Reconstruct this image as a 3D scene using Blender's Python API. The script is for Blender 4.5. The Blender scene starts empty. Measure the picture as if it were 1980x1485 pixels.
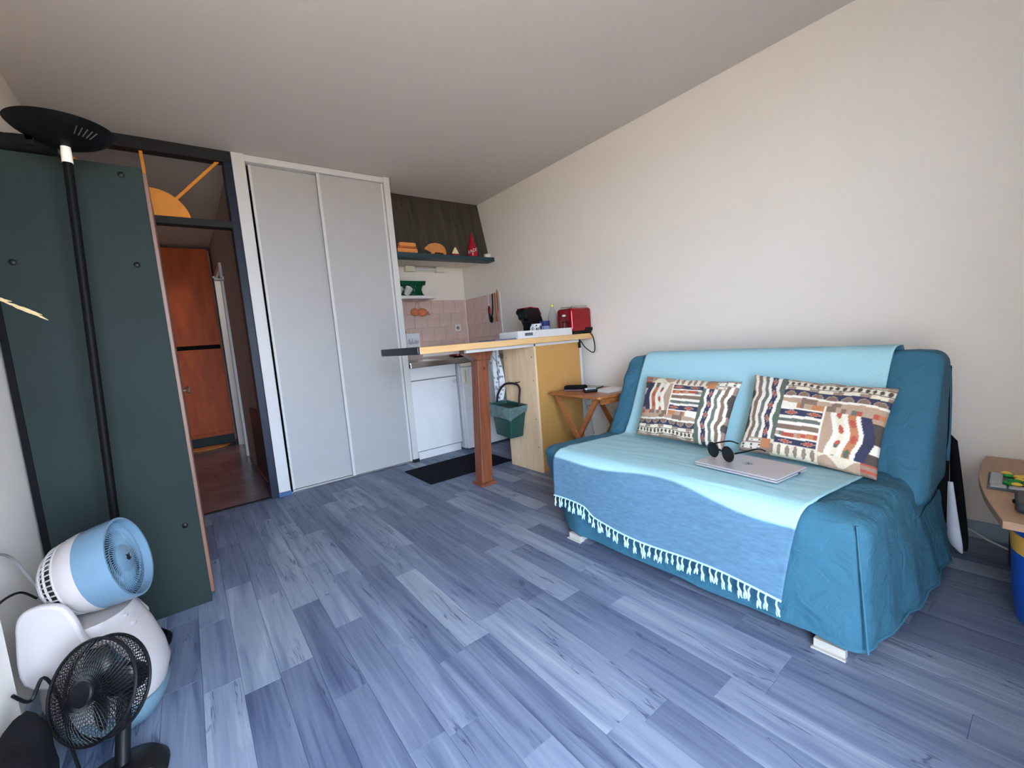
import bpy, bmesh, math, random
from mathutils import Vector as V, Matrix, noise
random.seed(7)
scene = bpy.context.scene
COL = scene.collection
R = math.radians

# ------------------------------------------------------------------ camera
H_CAM, F_PX = 1.055, 829.54
def rz(t): return Matrix(((math.cos(t), -math.sin(t), 0), (math.sin(t), math.cos(t), 0), (0, 0, 1)))
def rx(t): return Matrix(((1, 0, 0), (0, math.cos(t), -math.sin(t)), (0, math.sin(t), math.cos(t))))
W2C = rz(-.0816) @ rx(.1066) @ Matrix(((1, 0, 0), (0, 0, -1), (0, 1, 0))) @ rz(.648)
C2W = W2C.transposed() @ Matrix(((1, 0, 0), (0, -1, 0), (0, 0, -1)))
cd = bpy.data.cameras.new('camera'); cam = bpy.data.objects.new('camera', cd); COL.objects.link(cam)
cam.matrix_world = Matrix.Translation((0, 0, H_CAM)) @ C2W.to_4x4()
cd.sensor_fit = 'HORIZONTAL'; cd.sensor_width = 36; cd.lens = F_PX / 1980 * 36; cd.clip_start = .02
scene.camera = cam

# ------------------------------------------------------------------ world, sun, exposure
w = bpy.data.worlds.new('sky'); scene.world = w; w.use_nodes = True
bg = w.node_tree.nodes['Background']
bg.inputs[0].default_value = (.63, .79, 1.0, 1); bg.inputs[1].default_value = 30.0
sd = bpy.data.lights.new('sun', 'SUN'); sd.energy = 20; sd.color = (1, .9, .76); sd.angle = R(.5)
sun = bpy.data.objects.new('sun', sd); COL.objects.link(sun); sun.rotation_euler = (R(12), R(52), 0)
pd = bpy.data.lights.new('window_portal', 'AREA'); pd.shape = 'RECTANGLE'; pd.size = 1.17; pd.size_y = 2.1
pd.cycles.is_portal = True
po = bpy.data.objects.new('window_portal', pd); COL.objects.link(po)
po.location = (.165, -.42, 1.05); po.rotation_euler = (R(90), 0, 0)
vs = scene.view_settings; vs.view_transform = 'Standard'; vs.look = 'None'; vs.gamma = 1; vs.exposure = -0.06
vs.use_curve_mapping = False
try:
    scene.cycles.use_denoising = True; scene.cycles.max_bounces = 10; scene.cycles.diffuse_bounces = 6
except Exception: pass

# ------------------------------------------------------------------ materials
def lin(c): c /= 255; return c / 12.92 if c <= .04045 else ((c + .055) / 1.055) ** 2.4
def C(r, g, b): return (lin(r), lin(g), lin(b), 1)
MATS = {}
def newmat(name):
    m = bpy.data.materials.new(name); m.use_nodes = True; nt = m.node_tree
    return m, nt, nt.nodes['Principled BSDF']
def N(nt, t, **kw):
    n = nt.nodes.new(t)
    for k, v in kw.items():
        if k.startswith('i_'):
            key = k[2:]; n.inputs[int(key) if key.isdigit() else key.replace('_', ' ')].default_value = v
        else: setattr(n, k, v)
    return n
def mixc(nt, fac, a, b, mode='MIX'):
    n = nt.nodes.new('ShaderNodeMix'); n.data_type = 'RGBA'; n.blend_type = mode
    for s, val in ((0, fac), (6, a), (7, b)):
        if hasattr(val, 'is_output') or isinstance(val, bpy.types.NodeSocket): nt.links.new(val, n.inputs[s])
        else: n.inputs[s].default_value = val
    return n.outputs[2]
def ramp(nt, src, stops):
    n = nt.nodes.new('ShaderNodeValToRGB'); e = n.color_ramp.elements
    while len(e) < len(stops): e.new(.5)
    for el, (p, c) in zip(e, stops): el.position = p; el.color = c
    nt.links.new(src, n.inputs[0]); return n.outputs[0]
def mat(name, col, rough=.55, metal=0, var=.10, scale=9, bump=0, bscale=60, stretch=None, spec=.5, coat=0, world=False, trans=0, ior=1.45):
    if name in MATS: return MATS[name]
    m, nt, b = newmat(name)
    tc = N(nt, 'ShaderNodeTexCoord'); co = tc.outputs['Object']
    if stretch:
        mp = N(nt, 'ShaderNodeMapping'); mp.inputs['Scale'].default_value = stretch
        nt.links.new(co, mp.inputs[0]); co = mp.outputs[0]
    nz = N(nt, 'ShaderNodeTexNoise', i_Scale=scale, i_Detail=4.0); nt.links.new(co, nz.inputs['Vector'])
    lo = tuple(max(0, c * (1 - var)) for c in col[:3]) + (1,); hi = tuple(min(1, c * (1 + var)) for c in col[:3]) + (1,)
    out = ramp(nt, nz.outputs['Fac'], [(.3, lo), (.7, hi)])
    nt.links.new(out, b.inputs['Base Color'])
    b.inputs['Roughness'].default_value = rough; b.inputs['Metallic'].default_value = metal
    b.inputs['Specular IOR Level'].default_value = spec; b.inputs['Coat Weight'].default_value = coat
    b.inputs['Transmission Weight'].default_value = trans; b.inputs['IOR'].default_value = ior
    if bump:
        n2 = N(nt, 'ShaderNodeTexNoise', i_Scale=bscale, i_Detail=3.0); nt.links.new(co, n2.inputs['Vector'])
        bp = N(nt, 'ShaderNodeBump', i_Strength=bump, i_Distance=.004); nt.links.new(n2.outputs['Fac'], bp.inputs['Height'])
        nt.links.new(bp.outputs[0], b.inputs['Normal'])
    MATS[name] = m; return m
def wood(name, a, b_, scale=(1, 1, 14), rough=.45, ns=3.0, lines=.5):
    if name in MATS: return MATS[name]
    m, nt, b = newmat(name)
    tc = N(nt, 'ShaderNodeTexCoord'); mp = N(nt, 'ShaderNodeMapping'); mp.inputs['Scale'].default_value = scale
    nt.links.new(tc.outputs['Object'], mp.inputs[0])
    n1 = N(nt, 'ShaderNodeTexNoise', i_Scale=ns, i_Detail=6.0, i_Distortion=.6); nt.links.new(mp.outputs[0], n1.inputs['Vector'])
    n2 = N(nt, 'ShaderNodeTexNoise', i_Scale=ns * 7, i_Detail=2.0); nt.links.new(mp.outputs[0], n2.inputs['Vector'])
    c1 = ramp(nt, n1.outputs['Fac'], [(.32, a), (.68, b_)])
    dk = tuple(x * .75 for x in a[:3]) + (1,)
    f = ramp(nt, n2.outputs['Fac'], [(.5, (0, 0, 0, 1)), (.75, (lines, lines, lines, 1))])
    out = mixc(nt, f, c1, dk)
    nt.links.new(out, b.inputs['Base Color']); b.inputs['Roughness'].default_value = rough
    bp = N(nt, 'ShaderNodeBump', i_Strength=.15, i_Distance=.002); nt.links.new(n2.outputs['Fac'], bp.inputs['Height'])
    nt.links.new(bp.outputs[0], b.inputs['Normal'])
    MATS[name] = m; return m
def attrmat(name, rough=.9, nscale=220, amt=.18, bump=.25, bscale=400, sheen=0):
    m, nt, b = newmat(name)
    at = N(nt, 'ShaderNodeAttribute', attribute_name='Col'); tc = N(nt, 'ShaderNodeTexCoord')
    nz = N(nt, 'ShaderNodeTexNoise', i_Scale=nscale, i_Detail=3.0); nt.links.new(tc.outputs['Object'], nz.inputs['Vector'])
    g = ramp(nt, nz.outputs['Fac'], [(.3, (1 - amt,) * 3 + (1,)), (.7, (1, 1, 1, 1))])
    nt.links.new(mixc(nt, 1.0, at.outputs['Color'], g, 'MULTIPLY'), b.inputs['Base Color'])
    b.inputs['Roughness'].default_value = rough; b.inputs['Sheen Weight'].default_value = sheen
    n2 = N(nt, 'ShaderNodeTexNoise', i_Scale=bscale, i_Detail=2.0); nt.links.new(tc.outputs['Object'], n2.inputs['Vector'])
    bp = N(nt, 'ShaderNodeBump', i_Strength=bump, i_Distance=.002); nt.links.new(n2.outputs['Fac'], bp.inputs['Height'])
    nt.links.new(bp.outputs[0], b.inputs['Normal'])
    MATS[name] = m; return m
def plank_mat():
    m, nt, b = newmat('plank_laminate')
    oi = N(nt, 'ShaderNodeObjectInfo'); geo = N(nt, 'ShaderNodeNewGeometry')
    off = N(nt, 'ShaderNodeVectorMath', operation='SCALE'); off.inputs[0].default_value = (37, 91, 13); nt.links.new(oi.outputs['Random'], off.inputs['Scale'])
    add = N(nt, 'ShaderNodeVectorMath', operation='ADD'); nt.links.new(geo.outputs['Position'], add.inputs[0]); nt.links.new(off.outputs[0], add.inputs[1])
    mp = N(nt, 'ShaderNodeMapping'); mp.inputs['Scale'].default_value = (14, .9, 1); nt.links.new(add.outputs[0], mp.inputs[0])
    base = ramp(nt, oi.outputs['Random'], [(0, C(84, 96, 122)), (.35, C(98, 111, 136)), (.7, C(112, 125, 149)), (1, C(136, 147, 164))])
    n1 = N(nt, 'ShaderNodeTexNoise', i_Scale=1.7, i_Detail=5.0, i_Distortion=.5); nt.links.new(mp.outputs[0], n1.inputs['Vector'])
    t1 = ramp(nt, n1.outputs['Fac'], [(.30, (.52, .56, .66, 1)), (.42, (.80, .83, .90, 1)), (.47, (1.0, 1.0, 1.0, 1)), (.58, (1.05, 1.05, 1.04, 1)), (.62, (1.30, 1.27, 1.22, 1)), (.75, (1.40, 1.35, 1.28, 1))])
    c = mixc(nt, 1.0, base, t1, 'MULTIPLY')
    mp2 = N(nt, 'ShaderNodeMapping'); mp2.inputs['Scale'].default_value = (60, 2.2, 1); nt.links.new(add.outputs[0], mp2.inputs[0])
    n2 = N(nt, 'ShaderNodeTexNoise', i_Scale=1.6, i_Detail=4.0); nt.links.new(mp2.outputs[0], n2.inputs['Vector'])
    c = mixc(nt, .10, c, ramp(nt, n2.outputs['Fac'], [(.35, C(66, 80, 112)), (.65, C(168, 178, 194))]), 'MIX')
    # dark wandering cracks
    mp3 = N(nt, 'ShaderNodeMapping'); mp3.inputs['Scale'].default_value = (20, 1.5, 1); nt.links.new(add.outputs[0], mp3.inputs[0])
    n3 = N(nt, 'ShaderNodeTexNoise', i_Scale=1.25, i_Detail=3.5, i_Distortion=.9); nt.links.new(mp3.outputs[0], n3.inputs['Vector'])
    ms = N(nt, 'ShaderNodeMath', operation='SUBTRACT'); nt.links.new(n3.outputs['Fac'], ms.inputs[0]); ms.inputs[1].default_value = .585
    ab = N(nt, 'ShaderNodeMath', operation='ABSOLUTE'); nt.links.new(ms.outputs[0], ab.inputs[0])
    fk = ramp(nt, ab.outputs[0], [(.0, (.85, .85, .85, 1)), (.020, (0, 0, 0, 1))])
    n4 = N(nt, 'ShaderNodeTexNoise', i_Scale=2.2, i_Detail=1.0); nt.links.new(add.outputs[0], n4.inputs['Vector'])
    gate = ramp(nt, n4.outputs['Fac'], [(.46, (0, 0, 0, 1)), (.56, (1, 1, 1, 1))])
    fk = mixc(nt, 1.0, fk, gate, 'MULTIPLY')
    c = mixc(nt, fk, c, C(48, 58, 88))
    nt.links.new(c, b.inputs['Base Color'])
    b.inputs['Roughness'].default_value = .44; b.inputs['Specular IOR Level'].default_value = .32
    bp = N(nt, 'ShaderNodeBump', i_Strength=.08, i_Distance=.001); nt.links.new(n2.outputs['Fac'], bp.inputs['Height'])
    nt.links.new(bp.outputs[0], b.inputs['Normal'])
    return m
M_PLANK = plank_mat()
M_WALL = mat('wall_plaster', C(228, 222, 214), .9, var=.012, scale=3, bump=.12, bscale=90)
M_CEIL = mat('ceiling_plaster', C(200, 194, 190), .9, var=.012, scale=2, bump=.10, bscale=70)
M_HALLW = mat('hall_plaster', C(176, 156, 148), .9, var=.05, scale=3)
M_WHITE = mat('white_lacquer', C(206, 206, 206), .42, var=.02)
M_WHITE2 = mat('white_melamine', C(226, 228, 232), .38, var=.02)
M_DOOR = mat('closet_grey_white', C(176, 176, 177), .4, var=.015)
M_NAVY = mat('navy_gloss', C(32, 38, 54), .4, var=.12, spec=.25)
M_FRAME = mat('dark_frame_paint', C(38, 39, 42), .55, var=.12, spec=.2)
M_TEAL = mat('teal_panel', C(37, 46, 45), .62, var=.08, scale=3, spec=.10)
M_BLACK = mat('black_plastic', C(15, 15, 17), .42, var=.15, spec=.25)
M_BLACKM = mat('black_matte', C(17, 17, 19), .85, var=.2, scale=40, spec=.15)
M_PINE = wood('pine_varnish', C(118, 78, 57), C(98, 60, 42), (6, 6, 1))
M_ORANGEW = wood('orange_plywood', C(196, 88, 26), C(166, 68, 18), (5, 5, 1), .6)
M_SUN = mat('sun_orange', C(216, 138, 40), .55, var=.08)
M_STEEL = mat('brushed_steel', C(190, 186, 182), .28, 1, var=.1, stretch=(1, 30, 30))
M_CHROME = mat('chrome', C(220, 220, 220), .12, 1, var=.02)
M_LEG = wood('red_brown_wood', C(140, 82, 56), C(110, 58, 36), (9, 9, 1), .38)
M_BEECH = wood('beech_top', C(226, 188, 136), C(212, 170, 116), (1, 8, 8), .4, lines=.25)
M_PALE = wood('pale_pine_board', C(232, 206, 172), C(218, 186, 148), (8, 8, 1), .55, lines=.3)
M_OCHRE = mat('ochre_board', C(190, 144, 82), .6, var=.05, scale=4)
M_TABLE = wood('honey_wood', C(176, 112, 64), C(150, 88, 46), (7, 1.2, 7), .35)
M_HOOD = wood('stained_hood_wood', C(74, 68, 56), C(44, 42, 36), (9, 1, 1.2), .55)
M_SHELF = mat('teal_shelf_paint', C(38, 62, 70), .5, var=.1)
M_TILE = mat('pink_tile', C(206, 178, 168), .3, var=.10, scale=7)
M_GROUT = mat('tile_grout', C(196, 178, 170), .9, var=.04)
M_RED = mat('metallic_red', C(150, 18, 26), .22, .55, var=.06, coat=.4)
M_SOFA = mat('teal_sofa_cover', C(50, 102, 126), .85, var=.07, scale=6, bump=.15, bscale=260)
nt_ = M_SOFA.node_tree; b_s = nt_.nodes['Principled BSDF']; bp_s = b_s.inputs['Normal'].links[0].from_node
n_c = N(nt_, 'ShaderNodeTexNoise', i_Scale=11.0, i_Detail=4.0, i_Distortion=1.6); tc_s = N(nt_, 'ShaderNodeTexCoord'); nt_.links.new(tc_s.outputs['Object'], n_c.inputs['Vector'])
bp_c = N(nt_, 'ShaderNodeBump', i_Strength=.55, i_Distance=.02); nt_.links.new(n_c.outputs['Fac'], bp_c.inputs['Height']); nt_.links.new(bp_s.outputs[0], bp_c.inputs['Normal']); nt_.links.new(bp_c.outputs[0], b_s.inputs['Normal'])
M_FANW = mat('fan_white_plastic', C(168, 160, 159), .35, var=.02)
M_FANB = mat('fan_blue_plastic', C(92, 118, 138), .25, var=.03)
M_GREENB = mat('green_bin_plastic', C(34, 72, 66), .4, var=.06)
M_GREEN = mat('green_rack_plastic', C(16, 84, 58), .4, var=.06)
M_LINER = mat('liner_film', C(120, 150, 150), .2, var=.25, scale=25, trans=.45, bump=.4, bscale=40)
M_GLASS = mat('bottle_glass', C(246, 250, 252), .0, var=.01, trans=1, ior=1.14)
M_BLUEP = mat('blue_bin_plastic', C(24, 78, 176), .38, var=.05)
M_YEL = mat('yellow_band', C(222, 170, 70), .5, var=.04)
M_PAPER = mat('paper', C(222, 224, 230), .8, var=.04)
M_LAP = mat('silver_laptop', C(196, 192, 198), .35, .35, var=.02)
M_CREAM = mat('cream_plastic', C(226, 222, 206), .45, var=.03)
M_TERRA = mat('terracotta', C(206, 122, 84), .7, var=.15)
M_SPOON = wood('spoon_wood', C(188, 128, 80), C(160, 100, 58), (5, 5, 1))
M_HALLF = mat('hall_vinyl', C(112, 96, 102), .22, var=.35, scale=4)
M_TABR = wood('table_laminate', C(178, 144, 116), C(160, 126, 100), (1, 6, 6), .45, lines=.2)
M_SKIRT = mat('blue_skirting', C(150, 170, 186), .5, var=.08)
M_WIRE = mat('grey_cable', C(150, 150, 150), .5)
M_WCAB = mat('white_cable', C(220, 220, 222), .5)
M_LENS = mat('dark_lens', C(18, 20, 24), .06, var=.1)
M_GROUND = mat('outdoor_ground', C(206, 176, 144), .95, var=.12, scale=.4)

# ------------------------------------------------------------------ mesh building
ORI = {}
def frame(d):
    d = V(d).normalized(); u = d.orthogonal().normalized(); return d, u, d.cross(u)
def spline(pts, n=6, closed=False):
    pts = [V(p) for p in pts]; out = []
    m = len(pts)
    for i in range(m if closed else m - 1):
        g = (lambda k: pts[k % m]) if closed else (lambda k: pts[min(max(k, 0), m - 1)])
        p0, p1, p2, p3 = g(i - 1), g(i), g(i + 1), g(i + 2)
        for j in range(n):
            t = j / n
            out.append(.5 * ((2 * p1) + (p2 - p0) * t + (2 * p0 - 5 * p1 + 4 * p2 - p3) * t * t + (3 * p1 - p0 - 3 * p2 + p3) * t ** 3))
    if not closed: out.append(pts[-1])
    return out
class MB:
    def __init__(s): s.v = []; s.f = []; s.s = []
    def add(s, vs, fs, smooth=False, M=None):
        o = len(s.v)
        for p in vs:
            p = V(p); s.v.append(M @ p if M is not None else p)
        for f in fs: s.f.append([i + o for i in f]); s.s.append(smooth)
        return s
    def box(s, x0, x1, y0, y1, z0, z1, M=None):
        vs = [(x, y, z) for z in (z0, z1) for y in (y0, y1) for x in (x0, x1)]
        return s.add(vs, [(0, 2, 3, 1), (4, 5, 7, 6), (0, 1, 5, 4), (2, 6, 7, 3), (0, 4, 6, 2), (1, 3, 7, 5)], False, M)
    def tube(s, pts, r, n=8, M=None, closed=False, caps=True):
        pts = [V(p) for p in pts]; k = len(pts); rs = r if isinstance(r, (list, tuple)) else [r] * k
        vs = []; fs = []; u = None
        for i, p in enumerate(pts):
            a = pts[(i - 1) % k] if (closed or i > 0) else p; b = pts[(i + 1) % k] if (closed or i < k - 1) else p
            d = (b - a).normalized()
            if u is None: u = d.orthogonal().normalized()
            u = (u - d * u.dot(d)); u = u.normalized() if u.length > 1e-6 else d.orthogonal().normalized()
            w_ = d.cross(u)
            for j in range(n):
                t = 2 * math.pi * j / n; vs.append(p + (u * math.cos(t) + w_ * math.sin(t)) * rs[i])
        for i in range(k if closed else k - 1):
            for j in range(n):
                a, b = i * n, ((i + 1) % k) * n
                fs.append((a + j, a + (j + 1) % n, b + (j + 1) % n, b + j))
        if caps and not closed: fs.append(tuple(range(n - 1, -1, -1))); fs.append(tuple((k - 1) * n + j for j in range(n)))
        return s.add(vs, fs, True, M)
    def cyl(s, p0, p1, r0, r1=None, n=20, M=None): return s.tube([p0, p1], [r0, r0 if r1 is None else r1], n, M)
    def lathe(s, prof, n=28, M=None, smooth=True):
        vs = []; fs = []; k = len(prof)
        for r, z in prof:
            for j in range(n):
                t = 2 * math.pi * j / n; vs.append((r * math.cos(t), r * math.sin(t), z))
        for i in range(k - 1):
            for j in range(n): fs.append((i * n + j, i * n + (j + 1) % n, (i + 1) * n + (j + 1) % n, (i + 1) * n + j))
        fs.append(tuple(range(n - 1, -1, -1))); fs.append(tuple((k - 1) * n + j for j in range(n)))
        return s.add(vs, fs, smooth, M)
    def prism(s, poly, t0, t1, M=None):      # polygon in local xy, extruded along local z
        n = len(poly); vs = [(p[0], p[1], t0) for p in poly] + [(p[0], p[1], t1) for p in poly]
        fs = [tuple(range(n - 1, -1, -1)), tuple(range(n, 2 * n))] + [(i, (i + 1) % n, n + (i + 1) % n, n + i) for i in range(n)]
        return s.add(vs, fs, False, M)
    def loft(s, rings, smooth=True, M=None, caps=True):
        n = len(rings[0]); vs = [p for r in rings for p in r]; fs = []
        for i in range(len(rings) - 1):
            for j in range(n): fs.append((i * n + j, i * n + (j + 1) % n, (i + 1) * n + (j + 1) % n, (i + 1) * n + j))
        if caps: fs.append(tuple(range(n - 1, -1, -1))); fs.append(tuple((len(rings) - 1) * n + j for j in range(n)))
        return s.add(vs, fs, smooth, M)
    def ball(s, c, r, M=None, n=12):
        rr = r if isinstance(r, (tuple, list)) else (r, r, r)
        prof = [(math.sin(math.pi * i / n), -math.cos(math.pi * i / n)) for i in range(n + 1)]
        prof[0] = (.02, -1); prof[-1] = (.02, 1)
        T = Matrix.Translation(c) @ Matrix.Diagonal((*rr, 1))
        return s.lathe(prof, 2 * n, (M @ T) if M is not None else T)
    def rbox(s, x0, x1, y0, y1, z0, z1, r, seg=.03, fn=None, M=None):
        bm = bmesh.new(); lo = V((x0, y0, z0)); hi = V((x1, y1, z1)); ax = ((0, 1, 2), (1, 2, 0), (2, 0, 1))
        for a, b, c in ax:
            na = max(2, int((hi[a] - lo[a]) / seg)); nb = max(2, int((hi[b] - lo[b]) / seg))
            for side in (0, 1):
                g = []
                for i in range(na + 1):
                    row = []
                    for j in range(nb + 1):
                        p = V((0, 0, 0)); p[a] = lo[a] + (hi[a] - lo[a]) * i / na; p[b] = lo[b] + (hi[b] - lo[b]) * j / nb; p[c] = (lo, hi)[side][c]
                        row.append(bm.verts.new(p))
                    g.append(row)
                for i in range(na):
                    for j in range(nb):
                        q = (g[i][j], g[i + 1][j], g[i + 1][j + 1], g[i][j + 1])
                        bm.faces.new(q if side else q[::-1])
        bmesh.ops.remove_doubles(bm, verts=bm.verts, dist=1e-5)
        for v in bm.verts:
            p = v.co; inn = V([min(max(p[k], lo[k] + r), hi[k] - r) for k in range(3)]); d = p - inn
            if d.length > 1e-9: v.co = inn + d.normalized() * r
            if fn: v.co = fn(v.co.copy())
        bm.verts.index_update()
        s.add([v.co for v in bm.verts], [[v.index for v in f.verts] for f in bm.faces], True, M); bm.free(); return s
    def build(s, name, m, parent=None, bevel=0, seg=2, ang=40, colors=None, subd=0, solid=0):
        if parent is not None: o = ORI[parent.name]
        else:
            xs = [p.x for p in s.v]; ys = [p.y for p in s.v]; zs = [p.z for p in s.v]
            o = V(((min(xs) + max(xs)) / 2, (min(ys) + max(ys)) / 2, min(zs)))
        me = bpy.data.meshes.new(name); me.from_pydata([p - o for p in s.v], [], s.f); me.materials.append(m)
        me.polygons.foreach_set('use_smooth', s.s)
        if any(s.s): me.set_sharp_from_angle(angle=R(ang))
        if colors is not None:
            at = me.color_attributes.new('Col', 'FLOAT_COLOR', 'POINT'); flat = []
            for c in colors: flat += list(c)
            at.data.foreach_set('color', flat)
        ob = bpy.data.objects.new(name, me); COL.objects.link(ob)
        if parent is not None: ob.parent = parent
        else: ob.location = o
        ORI[ob.name] = o
        if solid:
            md = ob.modifiers.new('solid', 'SOLIDIFY'); md.thickness = solid; md.offset = 1
        if bevel:
            md = ob.modifiers.new('bevel', 'BEVEL'); md.width = bevel; md.segments = seg; md.limit_method = 'ANGLE'; md.angle_limit = R(35)
        if subd:
            md = ob.modifiers.new('sub', 'SUBSURF'); md.levels = subd; md.render_levels = subd
        return ob
def tag(o, label, cat, group=None):
    o['label'] = label; o['category'] = cat
    if group: o['group'] = group
    return o
def thing(name, label, cat, loc, group=None):
    o = bpy.data.objects.new(name, None); COL.objects.link(o); o.empty_display_size = .05; o.location = loc
    ORI[o.name] = V(loc); return tag(o, label, cat, group)
def struct(o): o['kind'] = 'structure'; return o
def bx(name, m, x0, x1, y0, y1, z0, z1, parent=None, bevel=0, M=None): return MB().box(x0, x1, y0, y1, z0, z1, M).build(name, m, parent, bevel)
def axis_matrix(loc, zdir, xhint=(0, 0, 1)):
    z = V(zdir).normalized(); x = V(xhint); x = (x - z * x.dot(z)).normalized(); y = z.cross(x)
    return Matrix.Translation(loc) @ Matrix((x, y, z)).transposed().to_4x4()
def plate(loc, xdir, ydir):       # local xy plane spanned by xdir, ydir
    x = V(xdir).normalized(); z = x.cross(V(ydir)).normalized(); y = z.cross(x)
    return Matrix.Translation(loc) @ Matrix((x, y, z)).transposed().to_4x4()
def text_mb(txt, size, M, depth=.0006, bend=None):
    cu = bpy.data.curves.new('t', 'FONT'); cu.body = txt; cu.size = size; cu.align_x = 'CENTER'; cu.align_y = 'CENTER'; cu.extrude = depth; cu.resolution_u = 3
    to = bpy.data.objects.new('t', cu); COL.objects.link(to)
    dg = bpy.context.evaluated_depsgraph_get(); me = bpy.data.meshes.new_from_object(to.evaluated_get(dg))
    mb = MB(); vs = [v.co.copy() for v in me.vertices]
    if bend: vs = [bend(p) for p in vs]
    mb.add(vs, [list(p.vertices) for p in me.polygons], False, M)
    bpy.data.objects.remove(to); bpy.data.curves.remove(cu); bpy.data.meshes.remove(me); return mb

# ------------------------------------------------------------------ the setting
XL, XR, YB, YC, YK, HC = -.505, 2.72, -.35, 3.64, 4.37, 2.5
YH = 6.9
floor = struct(bx('floor', mat('subfloor', C(70, 78, 98), .9), XL, XR, YB, YK, -.10, -.012))
hallfloor = struct(bx('floor_hall', M_HALLF, XL, 1.75, 3.66, YH, -.10, -.001))
# laminate planks
pl_mesh = {}
SW, GAP = .105, .0006
nrow = int((XR - XL) / SW) + 1
cnt = 0
for i in range(nrow):
    x0 = XL + i * SW; x1 = min(x0 + SW, XR)
    if x1 - x0 < .02: continue
    xc = (x0 + x1) / 2
    yend = 3.65 if xc < 1.62 else YK
    y = YB - random.uniform(0, .55)
    while y < yend:
        L = random.choice((.44, .56, .62, .62, .68, .80))
        a, b = max(y, YB), min(y + L, yend); y += L
        if b - a < .03: continue
        key = (round(x1 - x0, 3), round(b - a, 3))
        if key not in pl_mesh:
            hw, hl = (x1 - x0 - GAP) / 2, (b - a - GAP) / 2
            mb = MB(); c = .0006
            mb.add([(sx * hw, sy * hl, -.012) for sx, sy in ((-1, -1), (1, -1), (1, 1), (-1, 1))] +
                   [(sx * hw, sy * hl, -c) for sx, sy in ((-1, -1), (1, -1), (1, 1), (-1, 1))] +
                   [(sx * (hw - c), sy * (hl - c), 0) for sx, sy in ((-1, -1), (1, -1), (1, 1), (-1, 1))],
                   [(3, 2, 1, 0), (8, 9, 10, 11)] + [(j, (j + 1) % 4, 4 + (j + 1) % 4, 4 + j) for j in range(4)] + [(4 + j, 4 + (j + 1) % 4, 8 + (j + 1) % 4, 8 + j) for j in range(4)])
            me = bpy.data.meshes.new('plank'); me.from_pydata(mb.v, [], mb.f); me.materials.append(M_PLANK); pl_mesh[key] = me
        ob = bpy.data.objects.new('plank', pl_mesh[key]); COL.objects.link(ob); ob.parent = floor
        ob.location = V((xc, (a + b) / 2, 0)) - ORI[floor.name]; cnt += 1
ceiling = struct(bx('ceiling', M_CEIL, XL - .1, XR + .1, YB - .1, YH + .1, HC, HC + .1))
wr = struct(bx('wall_right', M_WALL, XR, XR + .1, YB - .1, YK + .1, -.1, HC))
wl = MB().box(XL - .1, XL, YB - .1, YH + .1, -.1, HC).box(XL, -.44, YB, 1.60, -.1, HC)
struct(wl.build('wall_left', M_WALL))
wk = struct(bx('wall_kitchen', M_WALL, 1.60, XR, YK, YK + .1, -.1, HC))
struct(bx('wall_niche', M_WALL, 1.565, 1.60, 3.70, YK + .1, -.01, HC))
struct(bx('wall_closet', M_FRAME, .50, 1.565, YK, YK + .1, -.01, HC))  # closet back coloured dark to stand for the shade behind the doors
# hall side wall with a doorway near the far end
hw = MB().box(.455, .50, 3.705, 5.55, -.01, HC).box(.455, .50, 5.55, 6.35, 2.03, HC).box(.455, .50, 6.35, YH, -.01, HC)
struct(hw.build('wall_hall', M_HALLW))
struct(bx('wall_far', M_HALLW, XL, 1.8, YH, YH + .1, -.1, HC))
struct(bx('wall_washroom', M_WALL, 1.7, 1.75, 4.47, YH, -.01, HC))
# window wall behind the camera
WX0, WX1, WZ1 = -.42, .75, 2.10
ww = MB().box(XL, WX0, YB - .2, YB, -.1, HC).box(WX1, XR + .1, YB - .2, YB, -.1, HC).box(WX0, WX1, YB - .2, YB, WZ1, HC)
struct(ww.build('wall_window', M_WALL))
wf = struct(MB().box(WX0, WX0 + .05, YB - .12, YB - .06, 0, WZ1).box(WX1 - .05, WX1, YB - .12, YB - .06, 0, WZ1)
            .box(WX0, WX1, YB - .12, YB - .06, WZ1 - .05, WZ1).box(WX0, WX1, YB - .12, YB - .06, 0, .04).build('window_1', M_WHITE, None, .004))
struct(bx('floor_balcony', M_GROUND, -4, 4, -1.5, YB - .2, -.2, -.02))
struct(bx('ceiling_balcony', M_WALL, -4, 4, -1.5, YB - .2, 2.55, 2.7))
struct(bx('outdoor_ground', M_GROUND, -60, 60, -80, -1.8, -5, -4.8))
# wall tiles
TS = .15
tm = {}
def tile(parent, c, dx, dz, axis):
    key = (round(dx, 3), round(dz, 3), axis)
    if key not in tm:
        mb = MB(); t = .006
        if axis == 'y': mb.box(-dx / 2 + .002, dx / 2 - .002, -t, 0, -dz / 2 + .002, dz / 2 - .002)
        else: mb.box(-t, 0, -dx / 2 + .002, dx / 2 - .002, -dz / 2 + .002, dz / 2 - .002)
        me = bpy.data.meshes.new('tile'); me.from_pydata(mb.v, [], mb.f); me.materials.append(M_TILE); tm[key] = me
    ob = bpy.data.objects.new('tile', tm[key]); COL.objects.link(ob); ob.parent = parent; ob.location = V(c) - ORI[parent.name]
    md = ob.modifiers.new('bevel', 'BEVEL'); md.width = .002; md.segments = 1
bx('grout_bed', M_GROUT, 1.60, XR, YK - .003, YK, .90, 1.542, wk)
bx('grout_bed', M_GROUT, XR - .003, XR, 3.69, YK - .003, .90, 1.542, wr)
z = 1.54; row = 0
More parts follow.
